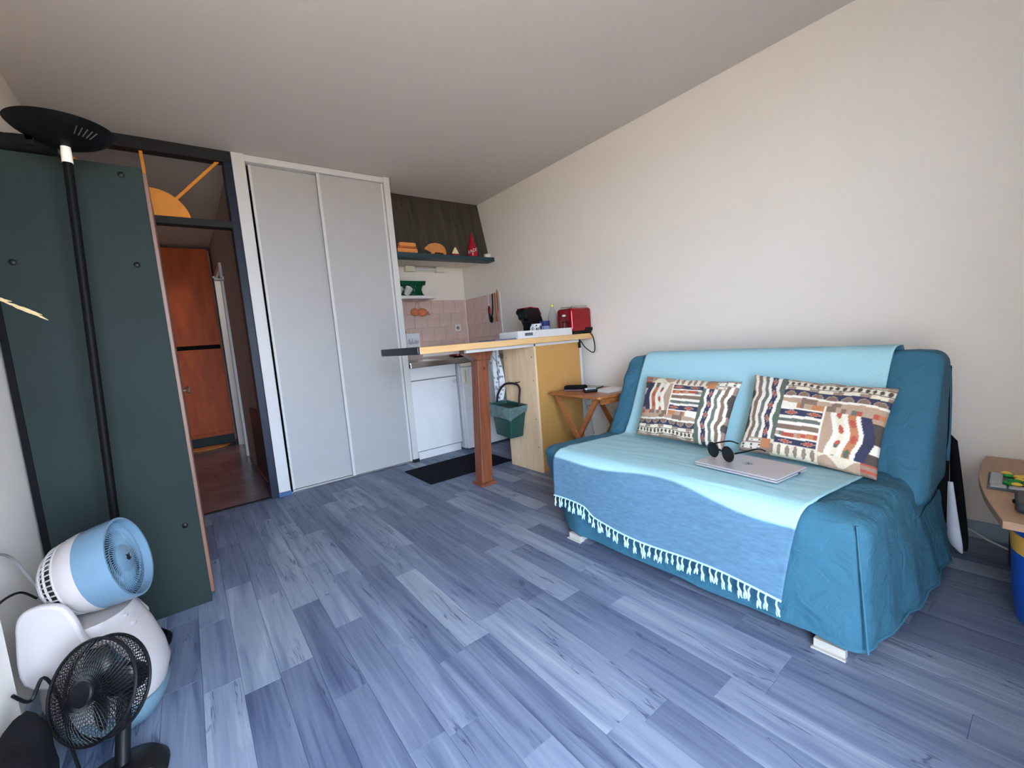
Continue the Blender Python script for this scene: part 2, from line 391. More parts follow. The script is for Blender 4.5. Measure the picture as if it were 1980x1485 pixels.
while z - TS > .88:
    x = XR - .003 - (TS * .0 if row % 2 == 0 else TS * .45)
    if row % 2: tile(wk, ((x + XR - .003) / 2, YK - .003, z - TS / 2), XR - .003 - x, TS, 'y')
    while x > 1.60:
        x0 = max(1.60, x - TS)
        if x - x0 > .02: tile(wk, ((x + x0) / 2, YK - .003, z - TS / 2), x - x0, TS, 'y')
        x -= TS
    y = YK - .01
    while y > 3.70:
        y0 = max(3.70, y - TS)
        if y - y0 > .02: tile(wr, (XR - .003, (y + y0) / 2, z - TS / 2), y - y0, TS, 'x')
        y -= TS
    z -= TS; row += 1
bx('corner_strip', M_CREAM, XR - .018, XR - .009, YK - .018, YK - .009, .9, 1.60, wr)
bx('edge_strip', M_WHITE, XR - .012, XR, 3.672, 3.692, .88, 1.545, wr)
struct(bx('baseboard_right', M_SKIRT, XR - .012, XR, YB, 2.45, 0, .075))
struct(bx('baseboard_left', M_SKIRT, XL, XL + .012, 1.6, 2.6, 0, .075))

# doorway frame
tr = bpy.data.objects.new('trim_1', None); COL.objects.link(tr); tr.location = (.0, 3.66, 0); ORI[tr.name] = V((0, 3.66, 0)); struct(tr)
bx('top_beam', M_FRAME, XL, .45, 3.62, 3.70, 2.425, HC, tr, .003)
bx('lintel', M_FRAME, XL, .405, 3.62, 3.70, 1.978, 2.025, tr, .003)
bx('post', M_NAVY, .400, .450, 3.62, 3.74, 0, 2.425, tr, .003)
bx('threshold', M_FRAME, XL, .40, 3.64, 3.675, -.002, .006, tr, .002)
# ------------------------------------------------------------------ closet
cl = thing('sliding_closet', 'white floor-to-ceiling closet with two sliding doors beside the hall doorway', 'closet', (1.02, 3.66, 0))
lp = bx('side_post', M_WHITE, .452, .532, 3.615, 3.705, 0, HC, cl, .003)
bx('plinth_block', mat('blue_block', C(60, 92, 138), .5), .448, .536, 3.608, 3.70, 0, .035, lp, .002)
rp = bx('side_post', M_WHITE, 1.548, 1.60, 3.615, 3.70, 0, HC, cl, .003)
bx('plinth_block', M_FRAME, 1.546, 1.604, 3.608, 3.70, 0, .03, rp, .002)
bx('head_rail', M_WHITE, .532, 1.548, 3.62, 3.70, 2.452, 2.497, cl, .003)
bx('bottom_track', M_CHROME, .532, 1.548, 3.625, 3.70, 0, .014, cl, .002)
d1 = bx('sliding_door', M_DOOR, .556, 1.06, 3.678, 3.695, .016, 2.45, cl, .002)
bx('edge_profile', M_WHITE, .556, .572, 3.672, 3.678, .016, 2.45, d1, .001)
d2 = bx('sliding_door', M_DOOR, 1.012, 1.545, 3.640, 3.657, .016, 2.45, cl, .002)
bx('edge_profile', M_WHITE, 1.010, 1.032, 3.632, 3.640, .016, 2.45, d2, .001)
bx('edge_profile', M_WHITE, 1.525, 1.545, 3.634, 3.640, .016, 2.45, d2, .001)

# ------------------------------------------------------------------ hall contents
hc = thing('tall_cupboard', 'tall orange-brown wooden cupboard at the far end of the hall', 'cupboard', (.02, 6.75, 0))
bx('carcass', M_ORANGEW, XL + .01, .42, 6.62, 6.895, .12, 2.46, hc)
bx('door', M_ORANGEW, XL + .02, .41, 6.595, 6.62, 1.275, 2.45, hc, .003)
bx('door', M_ORANGEW, XL + .02, .41, 6.595, 6.62, .17, 1.225, hc, .003)
bx('gap_shade', M_BLACKM, XL + .02, .41, 6.605, 6.62, 1.225, 1.275, hc)  # black strip painted in for the shade between the two doors
bx('plinth', mat('dark_green_plinth', C(30, 46, 44), .6), XL + .01, .42, 6.66, 6.88, 0, .12, hc)
mb = MB(); pts = [(.10 + .26 * math.cos(t), 6.58 - .24 * math.sin(t)) for t in [math.pi * i / 20 for i in range(21)]]
mb.prism(pts, .001, .012); tag(mb.build('hall_mat', mat('orange_mat', C(206, 140, 82), .9, bump=.3), None, .003), 'half-round orange mat in front of the hall cupboard', 'mat')
dj = bpy.data.objects.new('door_1', None); COL.objects.link(dj); dj.location = (.46, 5.95, 0); ORI[dj.name] = V((.46, 5.95, 0)); struct(dj)
bx('jamb', M_WHITE, .43, .51, 6.33, 6.40, 0, 2.03, dj, .003); bx('jamb', M_WHITE, .43, .51, 5.50, 5.56, 0, 2.03, dj, .003)
bx('head', M_WHITE, .43, .51, 5.50, 6.40, 2.03, 2.09, dj, .003)
lf = bx('leaf', M_WHITE, .515, 1.25, 6.33, 6.37, .01, 2.02, dj, .003)
MB().tube([(.60, 6.33, 1.0), (.60, 6.28, 1.0), (.69, 6.28, 1.0)], .009).build('lever', M_CHROME, lf)
hk = MB().box(.44, .455, 5.40, 5.47, 1.90, 1.93).tube(spline([(.45, 5.43, 1.915), (.40, 5.42, 1.905), (.36, 5.42, 1.93)], 4), .011)
tag(hk.build('coat_hook', M_WHITE), 'white hook high on the hall wall', 'hook')
lb = MB().box(.425, .45, 3.76, 4.55, .03, .62); fr = tag(lb.build('leaning_board', M_NAVY, None, .004), 'dark navy board leaning low against the hall wall', 'board')
MB().box(.418, .425, 3.79, 3.80, .06, .59).box(.418, .425, 3.79, 4.5, .06, .07).build('metal_edge', M_STEEL, fr)
wl_d = bpy.data.lights.new('washroom_lamp', 'POINT'); wl_d.energy = 16; wl_d.color = (1, .88, .8); wl_d.shadow_soft_size = .12
wlo = bpy.data.objects.new('washroom_lamp', wl_d); COL.objects.link(wlo); wlo.location = (1.1, 5.7, 2.1)

# sun decoration in the transom
sn = thing('wooden_sun', 'orange wooden half sun with rays mounted above the hall doorway', 'decoration', (-.03, 3.66, 2.025))
pts = [(.205 * math.cos(t), .205 * math.sin(t)) for t in [R(7) + R(166) * i / 30 for i in range(31)]]
MB().prism(pts, -.009, .009, plate((-.03, 3.655, 2.0), (1, 0, 0), (0, 0, 1))).build('disc', M_SUN, sn, .002)
for a, l0, l1 in ((47, .20, .60), (91, .205, .45), (135, .20, .60)):
    d = V((math.cos(R(a)), 0, math.sin(R(a)))); o = V((-.03, 3.655, 2.0))
    M = plate(o, d, (0, 1, 0)); 
    MB().box(l0, l1, -.008, .008, -.009, .009, M).build('ray', M_SUN, sn, .001)

# ------------------------------------------------------------------ wardrobe on the left
wd = thing('tall_wardrobe', 'tall dark teal wardrobe with pine doors against the left wall', 'wardrobe', (-.25, 2.75, 0))
bx('side_panel', M_TEAL, -.478, -.030, 2.300, 2.320, 0, 1.852, wd, .002)
bx('carcass', M_TEAL, -.478, -.034, 2.320, 3.25, 0.0, 1.846, wd)
bx('wall_gap_shade', M_BLACKM, -.498, -.479, 2.304, 3.25, 0.0, 1.84, wd)  # black fill standing in for the shade between wardrobe and wall
for y0, y1, ky in ((2.322, 2.78, 2.73), (2.785, 3.25, 2.84)):
    dr = bx('door', M_PINE, -.034, -.016, y0, y1, .03, 1.84, wd, .003)
    MB().lathe([(.008, 0), (.008, .012), (.016, .018), (.018, .026), (.010, .033)], 14, axis_matrix((-.016, ky, .925), (1, 0, 0))).build('knob', M_PINE, dr)
for x, z in ((-.093, 1.468), (-.429, 1.465), (-.095, 1.815), (-.43, 1.815), (-.081, .369), (-.43, .369)):
    MB().lathe([(.011, 0), (.011, .003), (.007, .006)], 12, axis_matrix((x, 2.300, z), (0, -1, 0))).build('screw_cap', M_BLACK, wd)
# dark bag on top
def lump(p):
    n = noise.noise(p * 14) * .02 + noise.noise(p * 31) * .008; return p + V((n * .6, n * .3, n * 1.1))
tag(MB().rbox(-.475, -.27, 2.325, 2.70, 1.856, 1.935, .030, .02, lambda p: lump(p) if p.z > 1.87 else p).build('cloth_bag', M_BLACKM), 'crumpled black cloth bag lying on top of the teal wardrobe', 'bag')

# torchiere lamp
M_BLK2 = mat('lamp_black', C(9, 9, 10), .55, var=.1, spec=.12)
la = thing('floor_lamp', 'black uplighter floor lamp with a wide bowl in front of the teal wardrobe', 'lamp', (-.285, 2.10, 0))
MB().lathe([(.115, 0), (.118, .012), (.105, .028), (.03, .036), (.016, .05)], 32, Matrix.Translation((-.285, 2.10, 0))).build('base', M_BLK2, la)
MB().cyl((-.285, 2.10, .04), (-.220, 2.10, 1.768), .0135, None, 14).build('pole', M_BLK2, la)
MB().cyl((-.220, 2.10, 1.766), (-.218, 2.10, 1.822), .015, .013, 14).build('socket_collar', M_CREAM, la)
TL = Matrix.Translation((-.220, 2.10, 1.818)) @ Matrix.Rotation(R(2), 4, 'Y')
bowl = MB().lathe([(.02, 0), (.055, .006), (.095, .024), (.122, .044), (.136, .060), (.133, .060), (.118, .046), (.09, .028), (.05, .012), (.01, .008)], 48, TL).build('bowl', M_BLK2, la)
sl = MB()
for k in range(5):
    a = R(-66 + k * 7); p = TL @ V((.088 * math.cos(a), .088 * math.sin(a), .0185)); q = TL @ V((.116 * math.cos(a), .116 * math.sin(a), .036))
    sl.tube([p, q], .0018, 5)
sl.build('vent_slot', mat('slot_grey', C(60, 62, 60), .5), bowl)
MB().ball((-.113, 2.13, 1.882), (.022, .022, .016)).ball((-.128, 2.14, 1.887), (.018, .018, .013)).build('glass_diffuser', M_WHITE, la)
MB().box(-.310, -.290, 2.10, 2.118, 1.812, 1.842).box(-.311, -.293, 2.10, 2.118, 1.826, 1.858).build('bracket', M_BLK2, la)

# dried wheat stalk and cables on the left wall
hsh0 = lambda a: (math.sin(a * 12.9898) * 43758.5) % 1
wh = thing('dried_wheat', 'dry straw-coloured wheat ear poking in beside the teal wardrobe', 'plant', (-.46, 1.72, 1.30))
M_STRAW = mat('straw', C(206, 182, 136), .8, var=.15)
MB().tube(spline([(-.438, 1.62, 1.33), (-.41, 1.80, 1.300), (-.36, 1.88, 1.262), (-.335, 1.90, 1.247)], 5), .0022, 6).build('stem', M_STRAW, wh)
for k in range(12):
    t = k / 11; p = V((-.40, 1.84, 1.289)).lerp(V((-.334, 1.90, 1.245)), t); s_ = (-1) ** k
    d = V((.66, .58, -.44)).normalized() * (.030 + .012 * hsh0(k)) + V((.002 * s_, 0, .007 * s_ * hsh0(k + 9) + .003)); MB().tube([p, p + d * .5, p + d], [.0012, .0032, .0006], 5).build('awn', M_STRAW, wh)
tag(MB().tube(spline([(-.437, 1.52, .60), (-.47, 1.75, .585), (-.485, 1.93, .52), (-.47, 1.98, .43), (-.42, 1.86, .40)], 8), .004, 6).build('power_cable', M_WIRE), 'grey cable drooping along the left wall to the white fan', 'cable')
tag(MB().tube(spline([(-.437, 1.50, .49), (-.47, 1.72, .462), (-.465, 1.86, .430), (-.43, 1.84, .405)], 8), .0035, 6).build('power_cable', M_BLACK), 'black cable running along the left wall below the grey one', 'cable')

# ------------------------------------------------------------------ white air circulator
FX, FY = -.295, 1.735
fan = thing('air_circulator', 'white and pale blue round-headed fan standing on the floor by the wardrobe', 'fan', (FX, FY, 0))
AX = V((.94, -.25, .22)).normalized()
def ring(cx, cy, rx_, ry_, z, n=32, p=2.3):
    out = []
    for j in range(n):
        t = 2 * math.pi * j / n; c, s_ = math.cos(t), math.sin(t)
        out.append(V((cx + rx_ * math.copysign(abs(c) ** (2 / p), c), cy + ry_ * math.copysign(abs(s_) ** (2 / p), s_), z)))
    return out
rot_f = Matrix.Translation((FX, FY, 0)) @ Matrix.Rotation(R(-18), 4, 'Z')
body_prof = [(.0, .098, .090, .075), (.0, .128, .112, .082), (.002, .143, .122, .14), (.000, .138, .118, .20), (-.006, .122, .114, .27), (-.014, .106, .110, .32), (-.020, .098, .106, .352)]
MB().loft([ring(a, 0, b, c, z) for a, b, c, z in body_prof], M=rot_f).build('body', M_FANW, fan, ang=60)
MB().loft([ring(0, 0, .090, .082, 0), ring(0, 0, .108, .098, .012), ring(0, 0, .128, .113, .05), ring(0, 0, .137, .119, .084)], M=rot_f).build('base_trim', mat('fan_base_blue', C(98, 122, 136), .4), fan)
HCn = V((FX + .022, FY, .478)); MH = axis_matrix(HCn, AX)
for sy in (-1, 1):
    arm = MB(); out = []
    prof = [(-.110, .25), (-.108, .38), (-.092, .440), (-.050, .456), (-.005, .442), (.018, .395), (.030, .340), (.058, .300), (.070, .255), (-.02, .22)]
    pr = [(p.x, p.y) for p in spline([(a, b, 0) for a, b in prof], 4, True)]
    arm.prism(pr, -.011, .011, rot_f @ plate((0, sy * (.120 if sy < 0 else .108), 0), (1, 0, 0), (0, 0, 1)) )
    arm.build('side_arm', M_FANW, fan, .008, 3)
MB().lathe([(.118, -.002), (.121, .03), (.123, .070), (.1225, .077), (.116, .077), (.114, .05), (.112, .02)], 48, MH).build('front_ring', M_FANB, fan, ang=50)
MB().lathe([(.106, -.052), (.113, -.036), (.117, -.018), (.1185, -.001), (.110, -.001), (.10, -.045)], 48, MH).build('rear_shell', M_FANW, fan, ang=60)
# rear grille: ribs and hoops
rg = MB()
def dome(th, ph): return MH @ V((.107 * math.cos(ph) * math.sin(th), .107 * math.sin(ph) * math.sin(th), -.048 - .072 * math.cos(th)))
for k in range(44):
    ph = 2 * math.pi * k / 44; rg.tube([dome(R(a), ph) for a in (88, 70, 50, 30)], .0022, 5)
for a in (88, 72, 56, 42, 30): rg.tube([dome(R(a), 2 * math.pi * k / 40) for k in range(40)], .0026, 5, closed=True)
rg.build('rear_grille', M_FANW, fan)
MB().lathe([(.045, -.118), (.050, -.112), (.05, -.09)], 24, MH).lathe([(.060, -.09), (.085, -.06), (.02, -.05)], 24, MH).build('motor', mat('fan_inner', C(70, 62, 62), .6), fan)
fg = MB()
for k in range(56):
    a0 = 2 * math.pi * k / 56; pts = []
    for t in (0, .33, .66, 1):
        r_ = .040 + .077 * t; a = a0 + .75 * t * t; pts.append(MH @ V((r_ * math.cos(a), r_ * math.sin(a), .054 + .010 * (1 - t))))
    fg.tube(pts, .0016, 5)
for r_ in (.062, .088, .113): fg.tube([MH @ V((r_ * math.cos(2 * math.pi * k / 40), r_ * math.sin(2 * math.pi * k / 40), .057)) for k in range(40)], .0018, 5, closed=True)
fg.build('front_grille', M_FANB, fan)
MB().lathe([(.002, .073), (.03, .071), (.044, .064), (.044, .056)][::-1], 28, MH).build('hub_cap', M_FANB, fan)
MB().lathe([(.112, .018), (.112, .020)], 36, MH).build('duct_back', mat('fan_duct', C(62, 96, 122), .5), fan)
ar = [(-.010, .004), (-.002, .012), (.004, .006), (.012, .010), (.006, -.002), (.008, -.012), (-.001, -.005), (-.009, -.010)]
MB().prism(ar, .0725, .0740, MH).build('emblem', M_BLACK, fan)
# printed swoosh and lettering on the near flank
def flank(x, z):        # local fan coords -> point just proud of the near flank
    for (a, b, c, zz), (a2, b2, c2, z2) in zip(body_prof, body_prof[1:]):
        if zz <= z <= z2 + 1e-9 and z2 > zz:
            t = (z - zz) / (z2 - zz); ca, cb, cc = a + (a2 - a) * t, b + (b2 - b) * t, c + (c2 - c) * t; break
    u = min(1, abs((x - ca) / cb)); return V((x, -cc * (max(0, 1 - u ** 2.3)) ** (1 / 2.3) - .0045, z))
sw = MB(); vsw = []; fsw = []
for i in range(15):
    t = i / 14; x = .058 + .056 * t; zc = .300 - .120 * t - .012 * math.sin(math.pi * t); hw_ = .0048 * math.sin(math.pi * t) + .0004
    vsw += [flank(x - hw_, zc - hw_), flank(x + hw_, zc + hw_)]
for i in range(14): fsw.append((2 * i, 2 * i + 1, 2 * i + 3, 2 * i + 2))
sw.add(vsw, fsw, False, rot_f); sw.build('swoosh_print', mat('swoosh_teal', C(24, 92, 120), .4, var=.3, scale=30), fan)
def bend_flank(ox, oz, ang):
    ca, sa = math.cos(ang), math.sin(ang)
    return lambda p: flank(ox + p.x * ca - p.y * sa, oz + p.x * sa + p.y * ca)
tx = text_mb('COMFORT', .013, rot_f, 0, bend_flank(.066, .222, R(62)))
for off in (-.016, .014):
    for k in range(5):
        fb = bend_flank(.066, .222, R(62)); xx = -.014 + k * .006
        tx.add([fb(V((xx, off - .003, 0))), fb(V((xx + .004, off - .003, 0))), fb(V((xx + .004, off + .003, 0))), fb(V((xx, off + .003, 0)))], [(0, 1, 2, 3)], False, rot_f)
tx.build('lettering', mat('grey_print', C(92, 100, 104), .5), fan)
for dx, dz in ((.070, .338), (.088, .312)):
    MB().lathe([(.011, -.02), (.011, .012), (.008, .018)], 14, rot_f @ axis_matrix((dx, -.03, dz - .01), (.5, -.2, .8))).build('control_knob', M_FANW, fan)
MB().tube(spline([rot_f @ V(p) for p in ((-.10, .10, .40), (-.125, .09, .30), (-.125, .07, .15), (-.115, .05, .03))], 5), .006, 8).build('cord', M_WIRE, fan)

# ------------------------------------------------------------------ black desk fan
BX, BY = -.268, 1.450
bf = thing('desk_fan', 'black desk fan with a fine mesh cage standing in front of the white fan', 'fan', (BX + .03, BY, 0))
BA = V((-.60, -.66, .40)).normalized(); BC = V((BX, BY, .272)); MF = axis_matrix(BC, BA) @ Matrix.Scale(.85, 4)
MBb = Matrix.Translation((BX + .012, BY - .005, 0))
MB().loft([ring(0, 0, .090, .085, 0), ring(0, 0, .094, .088, .014), ring(0, 0, .078, .072, .036), ring(0, 0, .03, .028, .05)], M=MBb).build('base', M_BLACK, bf, ang=60)
pm = MF @ V((0, 0, -.07))
MB().tube(spline([(BX + .012, BY + .005, .04), (BX + .022, BY + .025, .12), tuple(pm - V((0, 0, .03))), tuple(pm)], 4), .016, 12).build('neck', M_BLACK, bf)
MB().loft([[MF @ V((r_ * math.cos(2 * math.pi * k / 24), r_ * math.sin(2 * math.pi * k / 24), z)) for k in range(24)] for r_, z in ((.02, -.125), (.038, -.118), (.045, -.095), (.045, -.06), (.034, -.045))]).build('motor_housing', M_BLACK, bf)
cg = MB(); CR = .135
def cage(rr, ph, side):
    zz = .030 * (1 - (rr / CR) ** 3) * side + (.022 * side); return MF @ V((rr * math.cos(ph), rr * math.sin(ph), zz))
for side in (-1, 1):
    for k in range(60):
        for tw in (-1, 1):
            a0 = 2 * math.pi * k / 60; cg.tube([cage(.03 + (CR - .03) * t, a0 + tw * .55 * t, side) for t in (0, .25, .5, .75, 1)], .0009, 4, caps=False)
for k in range(90):
    a = 2 * math.pi * k / 90
    cg.tube([MF @ V((CR * math.cos(a), CR * math.sin(a), -.022)), MF @ V((CR * math.cos(a + .07), CR * math.sin(a + .07), .022))], .0009, 4, caps=False)
    cg.tube([MF @ V((CR * math.cos(a), CR * math.sin(a), .022)), MF @ V((CR * math.cos(a + .07), CR * math.sin(a + .07), -.022))], .0009, 4, caps=False)
cg.build('mesh_cage', M_BLACK, bf)['kind'] = 'stuff'
for zz in (-.022, .022): MB().tube([MF @ V((CR * math.cos(2 * math.pi * k / 48), CR * math.sin(2 * math.pi * k / 48), zz)) for k in range(48)], .0042, 8, closed=True).build('cage_rim', M_BLACK, bf)
MB().lathe([(.036, .044), (.036, .050), (.030, .055)], 24, MF).build('cage_badge', M_BLACK, bf)
MB().lathe([(.026, -.035), (.028, -.02), (.028, .02), (.015, .03)], 20, MF).build('hub', M_BLACK, bf)
for k in range(4):
    a = k * math.pi / 2 + .35; vs_ = []; fs_ = []
    for i in range(6):
        t = i / 5; rr = .024 + .090 * t; wd_ = .018 + .034 * math.sin(math.pi * (.15 + .75 * t))
        for s_ in (-1, 1):
            aa = a + s_ * wd_ / rr * .75; vs_.append((rr * math.cos(aa), rr * math.sin(aa), s_ * .012))
    for i in range(5): fs_.append((2 * i, 2 * i + 1, 2 * i + 3, 2 * i + 2))
    MB().add(vs_, fs_, True, MF).build('blade', mat('blade_black', C(24, 26, 30), .35), bf, solid=.0015)
MB().ball((BX + .062, BY - .052, .034), (.012, .008, .006)).build('button', M_WHITE, bf)
def lump2(p):
    n = noise.noise(p * 9) * .03 + noise.noise(p * 24) * .012; return p + V((abs(n) * .5, n, n)) if p.z > .03 else p
tag(MB().rbox(-.425, -.345, 1.20, 1.42, .002, .30, .035, .02, lump2).build('shoulder_bag', M_BLACKM), 'black bag slumped by the left wall beside the desk fan', 'bag')
tag(MB().tube(spline([(-.425, 1.52, .30), (-.41, 1.56, .25), (-.385, 1.575, .29), (-.365, 1.57, .22), (-.36, 1.56, .10), (-.35, 1.55, .006)], 7), .004, 6).build('fan_cord', M_BLACK), 'black cord hanging behind the desk fan by the left wall', 'cable')

# ------------------------------------------------------------------ kitchen
hood = thing('range_hood', 'dark stained plank hood sloping from the ceiling above the kitchen shelf', 'hood', (2.16, 3.95, 1.905))
nb = 10; bw = (XR - 1.604) / nb
for i in range(nb):
    x0 = 1.602 + i * bw; e = .0015 * (i % 2)
    MB().add([(x0, 3.81 - e, 1.907), (x0 + bw - .002, 3.81 - e, 1.907), (x0 + bw - .002, 3.825 - e, 1.907), (x0, 3.825 - e, 1.907),
              (x0, 3.955 - e, 2.498), (x0 + bw - .002, 3.955 - e, 2.498), (x0 + bw - .002, 3.970 - e, 2.498), (x0, 3.970 - e, 2.498)],
             [(0, 1, 5, 4), (1, 2, 6, 5), (2, 3, 7, 6), (3, 0, 4, 7), (3, 2, 1, 0), (4, 5, 6, 7)]).build('board', M_HOOD, hood)
MB().box(1.603, 2.718, 3.98, YK - .002, 1.907, 2.498).build('carcass', M_HOOD, hood)
bx('underside', M_WALL, 1.603, XR - .002, 3.846, YK - .002, 1.904, 1.9065, hood)
tag(bx('kitchen_shelf', M_SHELF, 1.603, XR - .002, 3.715, 3.845, 1.862, 1.905, None, .004), 'long dark teal shelf under the kitchen hood', 'shelf')
SZ = 1.9055
# sandwich-shaped wooden board
sb = thing('sandwich_ornament', 'orange wooden sandwich-shaped ornament at the left end of the teal shelf', 'ornament', (1.77, 3.77, SZ))
def rp_(x0, x1, z0, z1, r_, n=6):
    pts = []
    for cx, cz, a0 in ((x1 - r_, z1 - r_, 0), (x0 + r_, z1 - r_, 90), (x0 + r_, z0 + r_, 180), (x1 - r_, z0 + r_, 270)):
        for i in range(n + 1): a = R(a0 + 90 * i / n); pts.append((cx + r_ * math.cos(a), cz + r_ * math.sin(a)))
    return pts
FP = lambda y, z=0: plate((0, y, z), (1, 0, 0), (0, 0, 1))
M_OR1 = mat('bread_orange', C(214, 138, 74), .6); M_OR2 = mat('filling_brown', C(176, 90, 44), .6)
MB().prism(rp_(1.672, 1.872, SZ + .004, SZ + .045, .015), -.02, .02, FP(3.775)).build('lower_half', M_OR1, sb, .004)
MB().prism(rp_(1.678, 1.866, SZ + .046, SZ + .062, .006), -.022, .022, FP(3.775)).build('filling', M_OR2, sb, .002)
MB().prism(rp_(1.690, 1.860, SZ + .063, SZ + .098, .017), -.02, .02, FP(3.775)).build('upper_half', M_OR1, sb, .004)
bx('foot', M_OR2, 1.69, 1.73, 3.76, 3.79, SZ, SZ + .006, sb); bx('foot', M_OR2, 1.81, 1.85, 3.76, 3.79, SZ, SZ + .006, sb)
pg = [(1.952, .060), (1.958, .072), (1.975, .078), (1.99, .094), (2.02, .108), (2.07, .116), (2.12, .110), (2.155, .092), (2.175, .065), (2.180, .035), (2.178, .0), (2.150, .0), (2.146, .022), (2.11, .026), (2.056, .024), (2.050, .0), (2.022, .0), (2.014, .026), (1.990, .034), (1.968, .044), (1.953, .046)]
tag(MB().prism([(a, SZ + b) for a, b in pg], -.009, .009, FP(3.775)).build('pig_board', wood('pig_wood', C(206, 140, 78), C(186, 118, 60), (5, 5, 1)), None, .003), 'light brown pig-shaped wooden board standing on the teal shelf', 'ornament')
bt = thing('toy_sailboat', 'small toy sailboat with a cream sail and red hull on the teal shelf', 'ornament', (2.285, 3.77, SZ))
MB().prism([(2.245, SZ + .024), (2.325, SZ + .024), (2.318, SZ), (2.252, SZ)], -.015, .015, FP(3.775)).build('hull', mat('hull_red', C(150, 26, 30), .4), bt, .003)
MB().prism([(2.246, SZ + .025), (2.324, SZ + .025), (2.312, SZ + .055), (2.292, SZ + .088), (2.284, SZ + .088), (2.262, SZ + .055)], -.006, .006, FP(3.775)).build('sail', mat('sail_cream', C(232, 214, 168), .7), bt, .002)
bo = thing('red_bottle', 'slim red glass bottle with white lettering on the teal shelf', 'bottle', (2.478, 3.755, SZ))
BT = Matrix.Translation((2.478, 3.755, SZ))
bprof = [(.046, 0), (.050, .006), (.050, .045), (.046, .08), (.036, .115), (.026, .150), (.019, .185), (.015, .212), (.0145, .228), (.010, .232)]
MB().lathe(bprof, 28, BT).build('glass_body', mat('bottle_red', C(164, 26, 44), .22, var=.15, scale=30), bo)
def bend_b(p):
    zz = .060 + p.y + p.x * .25; rr = .0512 if zz < .05 else .0512 - (zz - .045) * .13; a = -math.pi / 2 + p.x / .05
    return V((rr * math.cos(a), rr * math.sin(a), zz))
text_mb('BADOIT', .046, BT, 0, bend_b).build('lettering', M_WHITE, bo)
di = thing('small_dish', 'small white dish with a lid at the right end of the teal shelf', 'dish', (2.672, 3.775, SZ))
MB().lathe([(.030, 0), (.040, .004), (.043, .028), (.040, .032)], 24, Matrix.Translation((2.672, 3.775, SZ))).build('bowl', M_CREAM, di)
MB().lathe([(.044, .032), (.042, .038), (.012, .044), (.006, .046)], 24, Matrix.Translation((2.672, 3.775, SZ))).build('lid', M_CREAM, di)
# strip light
tl = thing('strip_light', 'white tube light with square end caps under the teal shelf', 'light', (2.22, 4.34, 1.845))
bx('end_cap', M_CREAM, 1.985, 2.088, 4.305, 4.368, 1.845, 1.902, tl, .004); bx('end_cap', M_CREAM, 2.348, 2.458, 4.305, 4.368, 1.845, 1.902, tl, .004)
MB().cyl((2.088, 4.33, 1.872), (2.348, 4.33, 1.872), .016).build('tube', M_WHITE, tl); bx('backplate', M_CREAM, 2.088, 2.348, 4.352, 4.368, 1.85, 1.897, tl)
# drying shelf and rack
ds = thing('wire_shelf', 'white draining tray on the niche wall above the tiles', 'shelf', (1.90, 4.2, 1.53))
bx('tray', M_WHITE, 1.603, 2.19, 4.08, 4.366, 1.532, 1.548, ds, .004); bx('rim', M_WHITE, 1.603, 2.19, 4.072, 4.08, 1.530, 1.560, ds, .002)
rk = thing('dish_rack', 'green plastic folding dish rack on the white draining tray', 'rack', (1.95, 4.2, 1.549))
for s_ in (-1, 1):
    M = plate((1.86, 4.22, 1.635), (1, 0, 0), (0, s_ * .62, 1))
    p = MB()
    p.box(-.24, .27, .055, .10, -.003, .003, M); p.box(-.24, .23, -.085, -.055, -.003, .003, M)
    for k in range(17):
        if k % 1 == 0: p.box(-.24 + k * .029, -.228 + k * .029, -.055, .055, -.003, .003, M)
    p.prism([(.20, -.085), (.25, -.085), (.215, .0), (.27, .10), (.22, .10), (.165, .0)], -.003, .003, M)
    p.build('rack_side', M_GREEN, rk)
for cx, r_ in ((1.895, .036), (1.80, .034)):
    cp = thing('white_cup', ('white cup lying tilted in the green dish rack' if cx > 1.85 else 'white cup half hidden behind the closet post in the dish rack'), 'cup', (cx, 4.10, 1.575))
    M = axis_matrix((cx, 4.125, 1.606), (.25, -.62, .75))
    MB().lathe([(.024, -.03), (.030, -.03), (r_, .045), (r_ - .003, .045), (.027, -.024), (.002, -.024)], 24, M).build('wall', M_WHITE, cp)
    MB().tube([M @ V((r_ * math.cos(2 * math.pi * k / 28), r_ * math.sin(2 * math.pi * k / 28), .045)) for k in range(28)], .0018, 6, closed=True).build('rim', M_WHITE, cp)
# terracotta onions hanging
on_ = thing('onion_string', 'terracotta onions hanging from a string on the pink tiles', 'ornament', (2.10, 4.33, 1.36))
for c, r_ in (((2.045, 4.32, 1.415), (.050, .030, .042)), ((2.13, 4.315, 1.410), (.058, .032, .045))): MB().ball(c, r_).build('onion', M_TERRA, on_)
MB().tube(spline([(2.185, 4.315, 1.405), (2.215, 4.318, 1.385), (2.225, 4.32, 1.38)], 3), [.016, .012, .009, .006, .004, .003, .002], 8).build('onion_tip', M_TERRA, on_)
MB().tube([(2.05, 4.325, 1.45), (2.085, 4.335, 1.528)], .003, 6).tube([(2.12, 4.325, 1.45), (2.090, 4.335, 1.528)], .003, 6).build('string', M_STRAW, on_)
so = thing('wall_socket', 'white square wall socket on the pink tiles', 'socket', (2.575, 4.355, 1.185))
MB().box(2.538, 2.612, 4.348, 4.361, 1.185, 1.258).build('plate', M_CREAM, so, .004)
MB().lathe([(.022, 0), (.022, .002), (.019, .003), (.018, .001)], 20, axis_matrix((2.575, 4.348, 1.2215), (0, -1, 0))).build('recess_ring', M_WIRE, so)
MB().cyl((2.566, 4.349, 1.2215), (2.566, 4.344, 1.2215), .004).cyl((2.584, 4.349, 1.2215), (2.584, 4.344, 1.2215), .004).build('pin_hole', M_BLACK, so)
